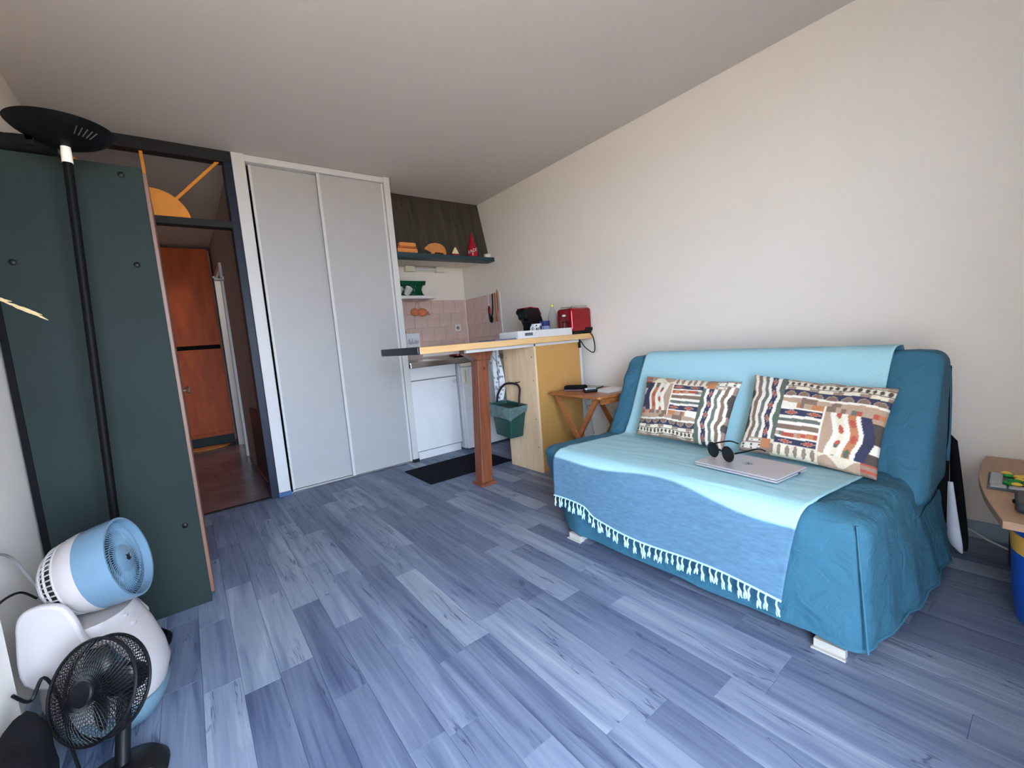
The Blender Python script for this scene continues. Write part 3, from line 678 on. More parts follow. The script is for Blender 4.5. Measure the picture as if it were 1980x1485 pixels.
# utensils on the right wall tiles
UX = XR - .012
def flat_utensil(name, label, pts, m, t=.008):
    M = plate((UX, 0, 0), (0, 1, 0), (0, 0, 1)); return tag(MB().prism(pts, -t, 0, M).build(name, m, None, .002), label, 'utensil', None)
sp = thing('slotted_turner', 'black spatula with a white handle hanging on the tiles', 'utensil', (UX, 3.87, 1.27))
MB().prism([(3.866, 1.55), (3.878, 1.55), (3.880, 1.42), (3.864, 1.42)], -.010, 0, plate((UX, 0, 0), (0, 1, 0), (0, 0, 1))).build('handle', M_WHITE, sp, .002)
MB().prism([(3.866, 1.42), (3.878, 1.42), (3.895, 1.38), (3.885, 1.27), (3.862, 1.27), (3.850, 1.38)], -.006, 0, plate((UX, 0, 0), (0, 1, 0), (0, 0, 1))).build('blade', M_BLACK, sp, .002)
ld = thing('serving_ladle', 'long black ladle with a red tag hanging beside the wooden spoons', 'utensil', (UX, 3.80, 1.235))
MB().tube(spline([(UX - .006, 3.79, 1.54), (UX - .008, 3.797, 1.40), (UX - .010, 3.815, 1.31)], 4), .007, 8).build('handle', M_BLACK, ld)
MB().ball((UX - .012, 3.835, 1.275), (.010, .034, .042)).build('bowl', M_BLACK, ld)
bx('tag', mat('tag_red', C(220, 60, 44), .5), UX - .020, UX - .016, 3.825, 3.850, 1.335, 1.385, ld, .002)
flat_utensil('wooden_spoon', 'wooden spoon with a round end hanging next to the black ladle', [(3.742, 1.545), (3.756, 1.545), (3.758, 1.33), (3.770, 1.29), (3.765, 1.25), (3.745, 1.238), (3.728, 1.25), (3.724, 1.29), (3.738, 1.33)], M_SPOON)
flat_utensil('wooden_knife', 'pointed wooden spatula nearest the white tile edge', [(3.700, 1.575), (3.712, 1.555), (3.718, 1.48), (3.716, 1.36), (3.706, 1.33), (3.698, 1.36), (3.692, 1.48), (3.692, 1.555)], M_SPOON)
# calendar sheet and brush by the closet post
ca = thing('wall_calendar', 'small white sheet with dark scribbled lines behind the bar counter', 'paper', (2.0, 4.33, 1.06))
MB().box(1.93, 2.085, 4.350, 4.354, 1.04, 1.19).build('sheet', M_PAPER, ca)
sc_ = MB(); 
for k in range(11):
    x = 1.95 + k * .011; sc_.box(x, x + .004, 4.3485, 4.350, 1.07 + .01 * random.random(), 1.10 + .035 * random.random())
sc_.build('print', mat('violet_ink', C(88, 80, 110), .7), ca)
br = thing('dish_brush', 'long thin black-handled brush hanging beside the closet post', 'brush', (1.80, 4.25, 1.16))
MB().tube([(1.72, 4.28, 1.50), (1.80, 4.24, 1.20)], .005, 6).build('stick', M_BLACK, br)
MB().tube(spline([(1.765, 4.22, 1.185), (1.81, 4.21, 1.185), (1.86, 4.20, 1.205)], 3), .011, 8).build('grip', M_BLACK, br)
# base units
sc1 = thing('sink_cabinet', 'white base cabinet with a round knob next to the closet', 'cabinet', (1.85, 3.95, 0))
bx('body', mat('gap_shade_grey', C(120, 122, 126), .6), 1.606, 2.095, 3.668, YK - .01, .07, .855, sc1)  # body greyed so its colour paints the shadow gaps around the fronts
bx('drawer_front', M_WHITE2, 1.612, 2.090, 3.648, 3.667, .741, .852, sc1, .002)
dk = bx('door', M_WHITE2, 1.612, 2.090, 3.648, 3.667, .080, .732, sc1, .002)
MB().lathe([(.008, 0), (.008, .012), (.019, .016), (.021, .026), (.012, .032)], 16, axis_matrix((2.055, 3.648, .690), (0, -1, 0))).build('knob', M_WHITE, dk)
bx('plinth', M_WHITE2, 1.625, 2.08, 3.662, 3.68, .0, .07, sc1, .001)
fg_ = thing('small_fridge', 'white under-counter fridge behind the brown bar post', 'fridge', (2.38, 3.95, 0))
bx('body', M_WHITE2, 2.104, 2.712, 3.62, YK - .01, .01, .852, fg_, .004)
bx('door', M_WHITE2, 2.106, 2.71, 3.565, 3.615, .012, .812, fg_, .012)
bx('top_strip', M_CREAM, 2.106, 2.71, 3.575, 3.62, .818, .852, fg_, .003)
hd = bx('handle', M_CREAM, 2.112, 2.166, 3.543, 3.565, .655, .80, fg_, .006)
bx('handle_groove', M_WIRE, 2.130, 2.136, 3.541, 3.544, .675, .785, hd)
wt = thing('steel_worktop', 'stainless steel sink worktop over the white cabinets', 'worktop', (2.16, 4.0, .856))
MB().box(1.603, 2.717, 3.585, 3.60, .857, .905).box(1.603, 2.717, 3.60, 3.66, .890, .905).box(1.603, 1.66, 3.66, 4.30, .890, .905).box(2.10, 2.717, 3.66, 4.30, .890, .905).box(1.603, 2.717, 4.30, YK - .012, .890, .905).build('top', M_STEEL, wt, .003)
MB().box(1.66, 2.10, 3.66, 3.664, .76, .893).box(1.66, 2.10, 4.296, 4.30, .76, .893).box(1.66, 1.664, 3.66, 4.30, .76, .893).box(2.096, 2.10, 3.66, 4.30, .76, .893).box(1.66, 2.10, 3.66, 4.30, .755, .76).build('sink_bowl', M_STEEL, wt)
for cx, cy in ((2.28, 3.85), (2.53, 3.85), (2.40, 4.12)): MB().lathe([(.075, .905), (.078, .912), (.07, .916)], 24, Matrix.Translation((cx, cy, 0))).build('hotplate', M_BLACK, wt)
pn = thing('red_saucepan', 'small dark red saucepan on the steel worktop behind the counter leg', 'pan', (2.25, 3.86, .917))
MB().lathe([(.08, .917), (.085, .922), (.085, .975), (.082, .975), (.08, .93)], 28, Matrix.Translation((2.25, 3.86, 0))).build('pot', mat('pan_red', C(120, 30, 34), .3), pn)
MB().tube(spline([(2.17, 3.84, .962), (2.10, 3.82, .968), (2.03, 3.80, .972)], 4), .009, 8).build('handle', M_BLACK, pn)
# mat
tag(bx('kitchen_mat', mat('black_mat', C(22, 24, 31), .9, spec=.1, bump=.3, bscale=300), 1.37, 2.155, 2.925, 3.42, .0005, .006, None, .002), 'flat black floor mat in front of the white kitchen units', 'mat')

# ------------------------------------------------------------------ bar counter
CT = 1.043
ba = thing('bar_counter', 'wooden breakfast bar with a brown post leg and ochre panel', 'counter', (1.9, 2.7, 0))
wtp = bx('worktop', M_BEECH, 1.150, XR - .002, 2.420, 2.985, 1.000, CT, ba, .003)
MB().prism([(1.150, 2.414), (1.150, 2.985), (1.118, 2.978), (1.132, 2.414)], .998, CT + .004).build('end_cap', mat('navy_end', C(32, 36, 48), .4), ba, .006)
bx('support_rail', M_WHITE, 1.50, 2.60, 2.455, 2.485, .978, .999, ba, .002); bx('support_rail', M_WHITE, 1.40, 2.60, 2.90, 2.93, .968, .999, ba, .002)
lg = MB(); b0, b1, h_ = V((1.657, 2.625, .02)), V((1.712, 2.625, .968)), .046
lg.loft([[b + V((sx * h_, sy * h_, 0)) for sx, sy in ((-1, -1), (1, -1), (1, 1), (-1, 1))] for b in (b0, b1)], False)
leg = lg.build('leg', M_LEG, ba, .004)
bx('foot_plate', M_LEG, 1.592, 1.722, 2.558, 2.690, 0, .022, leg, .003)
MB().prism([(1.575, .998), (1.80, .998), (1.80, .972), (1.765, .915), (1.662, .915), (1.575, .972)], 2.572, 2.676, plate((0, 0, 0), (1, 0, 0), (0, 0, 1)) @ Matrix.Diagonal((1, 1, -1, 1))).build('head_bracket', M_LEG, leg, .003)
MB().ball((1.712, 2.578, .855), (.012, .004, .012)).build('knot', mat('knot_brown', C(96, 48, 28), .5), leg)
ep = bx('end_panel', M_PALE, 2.090, 2.108, 2.455, 2.850, .0, .998, ba, .002)
for y, z in ((2.49, .90), (2.81, .90), (2.49, .72), (2.80, .70), (2.49, .42), (2.80, .40), (2.49, .2)):
    MB().lathe([(.005, 0), (.005, .001), (.002, .0015)], 10, axis_matrix((2.090, y, z), (-1, 0, 0))).build('screw', mat('screw_dark', C(110, 84, 60), .5), ep)
bx('front_panel', M_OCHRE, 2.108, 2.590, 2.468, 2.482, .0, .985, ba, .002)
bx('cable_duct', M_WHITE, 2.592, 2.618, 2.468, 2.490, 0, .995, ba, .002)
bx('shelf_bracket', M_BLACK, 2.575, 2.592, 2.450, 2.468, .93, .998, ba, .002)
# on the counter
tb = thing('white_tray', 'white rectangular tray with a dark label on the bar counter', 'tray', (2.25, 2.52, CT))
t0 = CT + .0005
MB().box(1.925, 2.475, 2.425, 2.435, t0, t0 + .055).box(1.925, 2.475, 2.640, 2.650, t0, t0 + .055).box(1.925, 1.935, 2.435, 2.640, t0, t0 + .055).box(2.465, 2.475, 2.435, 2.640, t0, t0 + .055).build('rim', M_WHITE, tb, .002)
bx('bottom', M_WHITE, 1.935, 2.465, 2.435, 2.640, t0, t0 + .006, tb)
bx('label_plate', mat('label_grey', C(90, 92, 96), .4), 1.990, 2.065, 2.4235, 2.425, t0 + .018, t0 + .040, tb)
ts = thing('red_toaster', 'shiny metallic red long-slot toaster on the wall end of the bar counter', 'toaster', (2.60, 2.50, CT))
MB().rbox(2.480, 2.716, 2.424, 2.600, CT + .018, CT + .212, .026, .012).build('shell', M_RED, ts)
MB().rbox(2.484, 2.714, 2.428, 2.598, CT + .0005, CT + .030, .012, .02).build('base', M_BLACK, ts)
bx('slot', M_BLACK, 2.52, 2.69, 2.48, 2.51, CT + .211, CT + .2135, ts); bx('slot', M_BLACK, 2.52, 2.69, 2.53, 2.56, CT + .211, CT + .2135, ts)
for yy in (2.455, 2.575): MB().tube([(2.52, yy, CT + .211), (2.52, yy, CT + .226), (2.700, yy, CT + .226), (2.700, yy, CT + .211)], .004, 6).build('warming_rail', M_CHROME, ts)
bx('crumb_drawer', M_BLACK, 2.63, 2.712, 2.420, 2.425, CT + .022, CT + .050, ts, .001)
cm = thing('coffee_machine', 'black and dark red capsule coffee machine behind the white tray', 'coffee machine', (2.36, 2.80, CT))
prof = [(2.325, 0), (2.475, 0), (2.478, .10), (2.455, .17), (2.425, .235), (2.335, .245), (2.262, .238), (2.255, .205), (2.275, .190), (2.280, .155), (2.305, .150), (2.325, .10)]
MB().prism([(a, CT + .0005 + b) for a, b in prof], -.055, .055, FP(2.80)).build('body', M_BLACK, cm, .012, 3)
MB().prism([(a, CT + b) for a, b in [(2.275, .238), (2.335, .247), (2.425, .237), (2.450, .185), (2.456, .19), (2.428, .246), (2.335, .256), (2.268, .248)]], -.050, .050, FP(2.80)).build('lid', M_RED, cm, .003)
MB().lathe([(.012, 0), (.014, .025)], 16, Matrix.Translation((2.285, 2.80, CT + .135))).build('spout', M_BLACK, cm)
MB().box(2.24, 2.33, 2.75, 2.85, CT + .0005, CT + .02).build('drip_tray', M_BLACK, cm, .003)
mg = thing('printed_mug', 'white mug with a dark blue print standing in the white tray', 'mug', (2.205, 2.55, t0 + .0065)); TZ = t0 + .0065
M = Matrix.Translation((2.215, 2.55, TZ))
MB().lathe([(.034, 0), (.038, .004), (.040, .098), (.037, .098), (.035, .01), (.002, .008)], 28, M).build('cup', M_WHITE, mg)
MB().tube(spline([(2.178, 2.545, TZ + .082), (2.150, 2.54, TZ + .075), (2.148, 2.54, TZ + .035), (2.178, 2.545, TZ + .022)], 5), .006, 8).build('handle', M_WHITE, mg)
bp_ = MB()
for k in range(16):
    a = R(-150 + random.random() * 130); z = .03 + random.random() * .055; rr = .0406; dz = .006 + random.random() * .008; da = .10 + .1 * random.random()
    bp_.add([(rr * math.cos(a + s_ * da), rr * math.sin(a + s_ * da), z + q * dz) for s_, q in ((-1, -1), (1, -.6), (.8, 1), (-.7, .7))], [(0, 1, 2, 3)], False, M)
bp_.build('print', mat('navy_print', C(44, 52, 92), .5), mg)
cr = thing('small_carton', 'small dark blue and white carton behind the clear bottle in the tray', 'carton', (2.318, 2.57, TZ))
MB().box(2.292, 2.352, 2.545, 2.60, TZ, TZ + .078).build('box', mat('carton_lilac', C(150, 160, 200), .5), cr, .002)
MB().box(2.291, 2.353, 2.544, 2.601, TZ + .078, TZ + .118).build('top_band', mat('carton_navy', C(44, 48, 110), .5), cr, .002)
def bottle(name, label, c, h, r_, capm, ribs):
    t = thing(name, label, 'bottle', c); M = Matrix.Translation(c)
    pr = [(r_ * .86, 0), (r_, .006)]
    if ribs:
        for k in range(7): pr += [(r_, .015 + k * h * .085), (r_ * .93, .015 + (k + .5) * h * .085)]
        pr += [(r_, h * .62)]
    else: pr += [(r_, h * .52), (r_, h * .58)]
    pr += [(r_ * .85, h * .70), (r_ * .55, h * .80), (r_ * .36, h * .88), (.0125, h * .92), (.0125, h * .94)]
    outer = pr; inner = [(max(.002, a - .0016), b + (.002 if i == 0 else 0)) for i, (a, b) in enumerate(pr)][::-1]
    MB().lathe(outer + inner, 28, M).build('body', M_GLASS, t)
    MB().lathe([(.0145, h * .925), (.0145, h), (.011, h + .003)], 18, M).build('cap', capm, t)
    return t
bottle('water_bottle', 'tall clear bottle with a yellow-green cap in the white tray', (2.375, 2.530, TZ), .240, .037, mat('cap_lime', C(190, 196, 88), .5), False)
bottle('water_bottle', 'short ribbed clear bottle next to the red toaster', (2.437, 2.468, TZ), .150, .025, M_WHITE, True)
tag(bx('magazine', mat('magazine_blue', C(98, 104, 140), .5, var=.3, scale=20), 1.74, 1.925, 2.45, 2.66, t0, t0 + .009, None, .001, ), 'thin blue-grey magazine lying left of the white tray', 'magazine')
tag(MB().tube(spline([(2.56, 2.418, .985), (2.60, 2.41, .93), (2.67, 2.40, .885), (2.702, 2.40, .91), (2.698, 2.405, 1.00), (2.66, 2.412, 1.052), (2.63, 2.43, 1.062)], 8), .0042, 8).build('toaster_cord', M_BLACK), 'black toaster cord looping below the wall end of the counter', 'cable')
tag(MB().tube(spline([(2.705, 2.385, 1.03), (2.712, 2.37, .96), (2.708, 2.375, .895), (2.69, 2.39, .88)], 7), .003, 6).build('thin_cord', M_WCAB), 'thin white cord on the wall beside the black toaster cord', 'cable')

# tea towel
mb = MB(); nu, nv = 18, 40; cols = []; vs_ = []; fs_ = []
for j in range(nv + 1):
    v = j / nv
    for i in range(nu + 1):
        u = i / nu; wdt = .16 * (.45 + .75 * math.sin(math.pi * min(1, v * 1.15)) ** .8 * .7 + .1 * v)
        y = 2.915 - (u - .5) * wdt + .01 * math.sin(v * 7); x = 2.055 + .016 * math.sin(u * 13 + v * 2) * (.4 + v)
        vs_.append((x, y, .992 - v * .49))
        g1 = abs(((u * 3.2 + v * 2.2 + .12 * math.sin(v * 9)) % 1) - .5) < .045; g2 = abs(((v * 5.5 - u * 1.4 + .15 * math.sin(u * 7)) % 1) - .5) < .035
        cols.append(C(70, 84, 92) if (g1 or g2) else C(222, 226, 230))
for j in range(nv):
    for i in range(nu): a = j * (nu + 1) + i; fs_.append((a, a + 1, a + nu + 2, a + nu + 1))
mb.add(vs_, fs_, True)
tw = tag(mb.build('tea_towel', attrmat('towel_cloth', .95, 300, .08), None, colors=cols, solid=.003, subd=1), 'white tea towel with dark grid lines hanging by the pale end panel', 'towel')

# compost caddy
cb = thing('compost_caddy', 'dark green caddy with a plastic liner hanging on the pale end panel', 'bin', (2.0, 2.74, .285))
def rr_ring(x0, x1, y0, y1, z, r_): return [V((a, b, z)) for a, b in rp_(x0, x1, y0, y1, r_, 4)]
RC = Matrix.Translation((2.0, 2.74, .28)) @ Matrix.Rotation(R(4), 4, 'X') @ Matrix.Translation((-2.0, -2.74, -.28))
outer = [rr_ring(1.945, 2.070, 2.635, 2.835, .285, .012), rr_ring(1.918, 2.086, 2.603, 2.872, .53, .016)]
inner = [rr_ring(1.922, 2.082, 2.607, 2.868, .53, .014), rr_ring(1.95, 2.065, 2.64, 2.83, .295, .01)]
MB().loft(outer + inner, True, RC).build('tub', M_GREENB, cb, ang=30)
MB().loft([rr_ring(1.910, 2.087, 2.595, 2.880, .515, .02), rr_ring(1.910, 2.087, 2.595, 2.880, .535, .02), rr_ring(1.920, 2.082, 2.607, 2.868, .535, .014), rr_ring(1.920, 2.082, 2.607, 2.868, .515, .014)], True, RC).build('rim', M_GREENB, cb, ang=30)
# liner folded over the rim
vs_ = []; fs_ = []; base = rr_ring(1.905, 2.086, 2.590, 2.885, 0, .02); n = len(base); rows = 7
for j in range(rows):
    t = j / (rows - 1)
    for k, p in enumerate(base):
        front = 1 if p.x < 2.0 else .35
        wob = .010 * math.sin(k * 1.7) + .006 * math.sin(k * 4.1 + j)
        drop = (.09 * front + wob) * max(0, (t - .3) / .7)
        out_ = 1 + (.06 + wob) * math.sin(math.pi * min(1, t * 1.2))
        q = V((2.0 + (p.x - 2.0) * (out_ if p.x < 2.03 else 1), 2.74 + (p.y - 2.74) * out_, .528 + .018 * math.sin(math.pi * min(1, t * 2)) - drop))
        vs_.append(q)
for j in range(rows - 1):
    for k in range(n): fs_.append((j * n + k, j * n + (k + 1) % n, (j + 1) * n + (k + 1) % n, (j + 1) * n + k))
MB().add(vs_, fs_, True, RC).build('bin_liner', M_LINER, cb, solid=.001, subd=1)
MB().tube(spline([RC @ V(p) for p in ((2.0, 2.885, .50), (2.0, 2.865, .60), (2.02, 2.80, .685), (2.045, 2.70, .700), (2.04, 2.63, .675), (2.01, 2.60, .60), (2.0, 2.590, .50))], 6), .0085, 8).build('handle', mat('handle_dark', C(34, 26, 26), .45), cb)
MB().tube(spline([(2.090, 2.655, .705), (2.060, 2.655, .703), (2.045, 2.655, .708)], 3), .004, 6).build('hook', M_BLACK, cb)

# ------------------------------------------------------------------ folding side table
st = thing('folding_table', 'small honey-coloured wooden folding table between the sofa and the ochre panel', 'table', (2.37, 2.14, 0))
TZ2 = .622
RT = Matrix.Translation((2.37, 2.14, 0)) @ Matrix.Rotation(R(-4), 4, 'Z')
MB().prism([(p[0], p[1]) for p in rp_(-.225, .225, -.275, .275, .03)], TZ2 - .018, TZ2, RT).build('top', M_TABLE, st, .004)
bx('apron', M_TABLE, -.17, .17, -.245, -.228, TZ2 - .062, TZ2 - .019, st, .002, RT); bx('apron', M_TABLE, -.17, .17, .10, .117, TZ2 - .055, TZ2 - .019, st, .002, RT)
for sx in (-1, 1):
    for (ya, yb, off) in ((.20, -.22, 0), (-.20, .22, .024)):
        a, b = V((sx * (.19 - off), ya, TZ2 - .02)), V((sx * (.19 - off), yb, .0)); d = (b - a).normalized(); n_ = V((0, -d.z, d.y))
        MB().loft([[p + V((sgx * .010, 0, 0)) + n_ * sgy * .018 for sgx, sgy in ((-1, -1), (1, -1), (1, 1), (-1, 1))] for p in (a, b)], False, RT).build('leg', M_TABLE, st, .002)
MB().cyl((-.19, .19, .08), (.19, .19, .08), .009, None, 12, RT).cyl((-.17, -.19, .08), (.17, -.19, .08), .009, None, 12, RT).build('stretcher', M_TABLE, st)
gz = TZ2 + .0005
gc = thing('glasses_case', 'black zipped glasses case with a pale edge on the folding table', 'case', (2.30, 2.27, gz))
RG = Matrix.Translation((2.315, 2.27, gz)) @ Matrix.Rotation(R(-62), 4, 'Z')
MB().rbox(-.085, .085, -.035, .035, .010, .042, .0155, .008, M=RG).build('upper_shell', M_BLACKM, gc)
MB().rbox(-.084, .084, -.034, .034, 0, .014, .006, .012, M=RG).build('lower_shell', mat('case_pink', C(120, 84, 100), .7), gc)
ms_ = thing('computer_mouse', 'black and silver computer mouse at the front of the folding table', 'mouse', (2.30, 2.11, gz))
RM = Matrix.Translation((2.30, 2.11, gz)) @ Matrix.Rotation(R(-35), 4, 'Z')
MB().rbox(-.05, .05, -.028, .028, 0, .026, .0125, .007, lambda p: V((p.x, p.y, p.z * (1 - .3 * max(0, p.x) / .05)))).build('base', M_BLACK, ms_) if False else MB().rbox(-.05, .05, -.028, .028, 0, .022, .010, .008, None, RM).build('base', M_BLACK, ms_)
MB().rbox(-.042, .040, -.022, .022, .018, .030, .0055, .008, None, RM).build('top_shell', mat('mouse_silver', C(170, 176, 186), .3, .4), ms_)
for nm, lab, x0, x1, y0, y1, z0, ang, m in (('magazine', 'grey illustrated magazine on top of the papers on the folding table', 2.38, 2.56, 2.20, 2.38, .006, 8, mat('mag_grey', C(150, 152, 150), .5, var=.5, scale=16)),
                                   ('paper_sheet', 'white sheet of paper at the sofa end of the folding table', 2.32, 2.57, 1.93, 2.15, 0.0, -10, M_PAPER)):
    cx, cy = (x0 + x1) / 2, (y0 + y1) / 2; MM = Matrix.Translation((cx, cy, gz)) @ Matrix.Rotation(R(ang), 4, 'Z')
    tag(bx(nm, m, x0 - cx, x1 - cx, y0 - cy, y1 - cy, 0, .003 if nm == 'paper_sheet' else .008, None, .0005, MM), lab, 'magazine' if nm == 'magazine' else 'paper')
pw = MB().tube(spline([(2.40, 2.15, .012 + gz - .006), (2.45, 2.16, gz + .008), (2.53, 2.19, gz + .007)], 4), .005, 6)
tag(pw.build('ballpoint_pen', M_BLACK), 'black pen lying between the mouse and the magazine', 'pen')
pts = []
for k in range(50):
    t = k / 49; a = t * 4 * math.pi; pts.append((2.625 + .006 * math.sin(a * 2), 2.425 - .03 * math.sin(a) , .57 - .16 * t + .035 * math.cos(a)))
tag(MB().tube(spline([(2.64, 2.44, .60)] + pts + [(2.64, 2.43, .36), (2.65, 2.42, .20)], 2), .0028, 6).build('coiled_cable', M_WIRE), 'thin grey cable hanging in two loops behind the folding table', 'cable')

# ------------------------------------------------------------------ sofa
sf = thing('sofa_bed', 'teal fabric-covered sofa bed against the right wall', 'sofa', (1.98, 1.04, 0))
def wr_noise(p, amp, f=7):
    n = noise.noise(V((p.x * f, p.y * f * .6, p.z * f))) ; m_ = 1 - abs(noise.noise(V((p.x * f * 1.3 + 5, p.y * f * 1.1, p.z * f * 1.6)))) * 2.2
    return amp * (n * .6 + max(0, m_ - .55) * 1.5)
SX0, SX1, SY0, SY1, SZ0, SZ1 = 1.472, 2.43, .335, 1.800, -.05, .440
def seat_fn(p):
    p.z = max(p.z, .046)
    t = 1 - min(1, max(0, (p.z - .046) / .37))
    if p.y > 1.45 and p.x < 2.0: p.x += (.5 + 1.1 * t) * (p.y - 1.45) ** 2
    if p.y < .5: p.y -= .060 * t * min(1, max(0, (p.x - 1.5) / .45)) * min(1, (.5 - p.y) / .15)
    if p.z > .3: p.z -= .035 * max(0, (p.x - 1.6) / .7)
    if p.z > .385 and .40 < p.y < 1.68: p.z += .006 * math.sin(p.y * 3)
    edge = 1.0 if (p.y < .52 or p.y > 1.64) else .35
    k = wr_noise(p, .010) * edge
    d = max(0, 1 - abs(p.y - .43) / .13)
    fold = .012 * max(0, math.sin(p.x * 26 + p.y * 24)) ** 2 * d if p.z > .34 else 0
    side = .006 * math.sin(p.x * 31 + p.z * 6) * t * max(0, (.42 - p.y) / .1) if p.y < .42 and p.x > 1.56 else 0
    front = .006 * math.sin(p.y * 17 + p.z * 9) * t if p.x < 1.56 else 0
    return p + V((k * .7 - front, -k * .7 - side, k + fold))
MB().rbox(SX0, SX1, SY0, SY1, SZ0, SZ1, .05, .02, seat_fn).build('seat_cover', M_SOFA, sf, ang=80)
def bfront(z): return 2.055 + .285 * min(1.15, max(-.3, (z - .40) / .46))
def back_fn(p):
    u = (p.x - 2.12) / .36; f = bfront(p.z); x = f + u * (2.485 - f)
    fold = .014 * max(0, math.sin(p.z * 30 - p.y * 16)) ** 2 * max(0, 1 - abs(p.y - .36) / .10) + .010 * max(0, math.sin(p.z * 28 + p.y * 14)) ** 2 * max(0, 1 - abs(p.y - 1.745) / .07)
    q = V((x, p.y, p.z)); k = wr_noise(q, .010 if (p.y < .44 or p.y > 1.67) else .003); return q + V((-k - fold, 0, k * .4))
MB().rbox(2.12, 2.48, .300, 1.785, .31, .868, .055, .018, back_fn).build('backrest_cover', M_SOFA, sf, ang=80)
bx('frame', M_BLACKM, 1.60, 2.40, .42, 1.62, .05, .30, sf)
bx('back_panel', M_BLACKM, 2.475, 2.51, .30, 1.77, .12, .80, sf, .01)
for y in (.43, 1.52):
    ft = bx('foot', M_BLACKM, 1.53, 1.60, y - .035, y + .035, .02, .10, sf)
    MB().box(1.475, 1.50, y - .042, y + .042, .0, .030).box(1.462, 1.475, y - .046, y + .046, .0, .006).box(1.50, 1.62, y - .035, y + .035, 0, .022).build('metal_shoe', mat('foot_metal', C(196, 194, 188), .45, .2), ft, .002)
for y in (.43, 1.55): bx('rear_foot', M_BLACKM, 2.36, 2.42, y - .03, y + .03, 0, .10, sf)
# seams
sm = mat('seam_teal', C(52, 104, 128), .85)
MB().tube(spline([(1.478, .362, .435), (1.470, .352, .33), (1.468, .342, .20), (1.470, .332, .055)], 5), .0035, 6).build('seam', sm, sf)
hp = [(1.472, 1.74 - .09 * k) for k in range(15)] + [(1.522 - .05 * math.cos(R(a)), .385 - .05 * math.sin(R(a))) for a in (0, 30, 60, 90)] + [(1.57 + .07 * k, .335) for k in range(12)]
MB().tube([seat_fn(V((a, b, .046))) for a, b in hp], .005, 6).build('hem', sm, sf)
MB().tube(spline([(2.34, .318, .845), (2.46, .306, .80), (2.485, .302, .70), (2.486, .302, .50), (2.47, .302, .40)], 5), .006, 6).build('back_piping', sm, sf)
# hanging white lining and black flap at the rear corner
def sheet(name, pts, m, th, parent):
    a = spline([p[0] for p in pts], 4); b = spline([p[1] for p in pts], 4); vs_ = []; fs_ = []
    for p, q in zip(a, b): vs_ += [p, q]
    for i in range(len(a) - 1): fs_.append((2 * i, 2 * i + 1, 2 * i + 3, 2 * i + 2))
    return MB().add(vs_, fs_, True).build(name, m, parent, solid=th)
sheet('lining', [((2.47, .300, .31), (2.47, .285, .31)), ((2.47, .300, .16), (2.46, .266, .16)), ((2.47, .295, .06), (2.46, .252, .055)), ((2.47, .262, .012), (2.46, .252, .012))], mat('lining_white', C(206, 212, 226), .9), .006, sf)
sheet('black_flap', [((2.52, .306, .50), (2.50, .284, .48)), ((2.52, .300, .31), (2.50, .264, .31)), ((2.52, .300, .16), (2.50, .249, .16)), ((2.51, .275, .05), (2.50, .240, .05)), ((2.50, .262, .010), (2.50, .241, .010))], M_BLACKM, .008, sf)

# ------------------------------------------------------------------ throw
path = [(2.47, .74), (2.475, .84), (2.452, .888), (2.40, .893), (2.342, .880), (2.292, .815), (2.225, .705), (2.140, .560), (2.076, .470), (2.040, .437), (1.95, .438), (1.80, .448), (1.65, .457), (1.54, .460), (1.485, .450), (1.455, .415), (1.449, .36), (1.447, .28), (1.445, .20), (1.444, .12)]
ps = spline([(a, b, 0) for a, b in path], 8)
acc = [0]
for a, b in zip(ps, ps[1:]): acc.append(acc[-1] + (b - a).length)
TOT = acc[-1]
def pathat(s_):
    s_ = min(max(s_, 0), TOT)
    for i in range(len(acc) - 1):
        if acc[i + 1] >= s_:
            t = (s_ - acc[i]) / max(1e-9, acc[i + 1] - acc[i]); return ps[i].lerp(ps[i + 1], t)
    return ps[-1]
NY, NS = 110, 300
vs_ = []; fs_ = []; cols = []; hems = []
PAL, DEN, TOPB, GRY = V(C(164, 210, 224)[:3]), V(C(88, 126, 154)[:3]), V(C(96, 150, 176)[:3]), V(C(152, 180, 188)[:3])
s_edge = next(acc[i] for i, p in enumerate(ps) if p.x < 1.46)
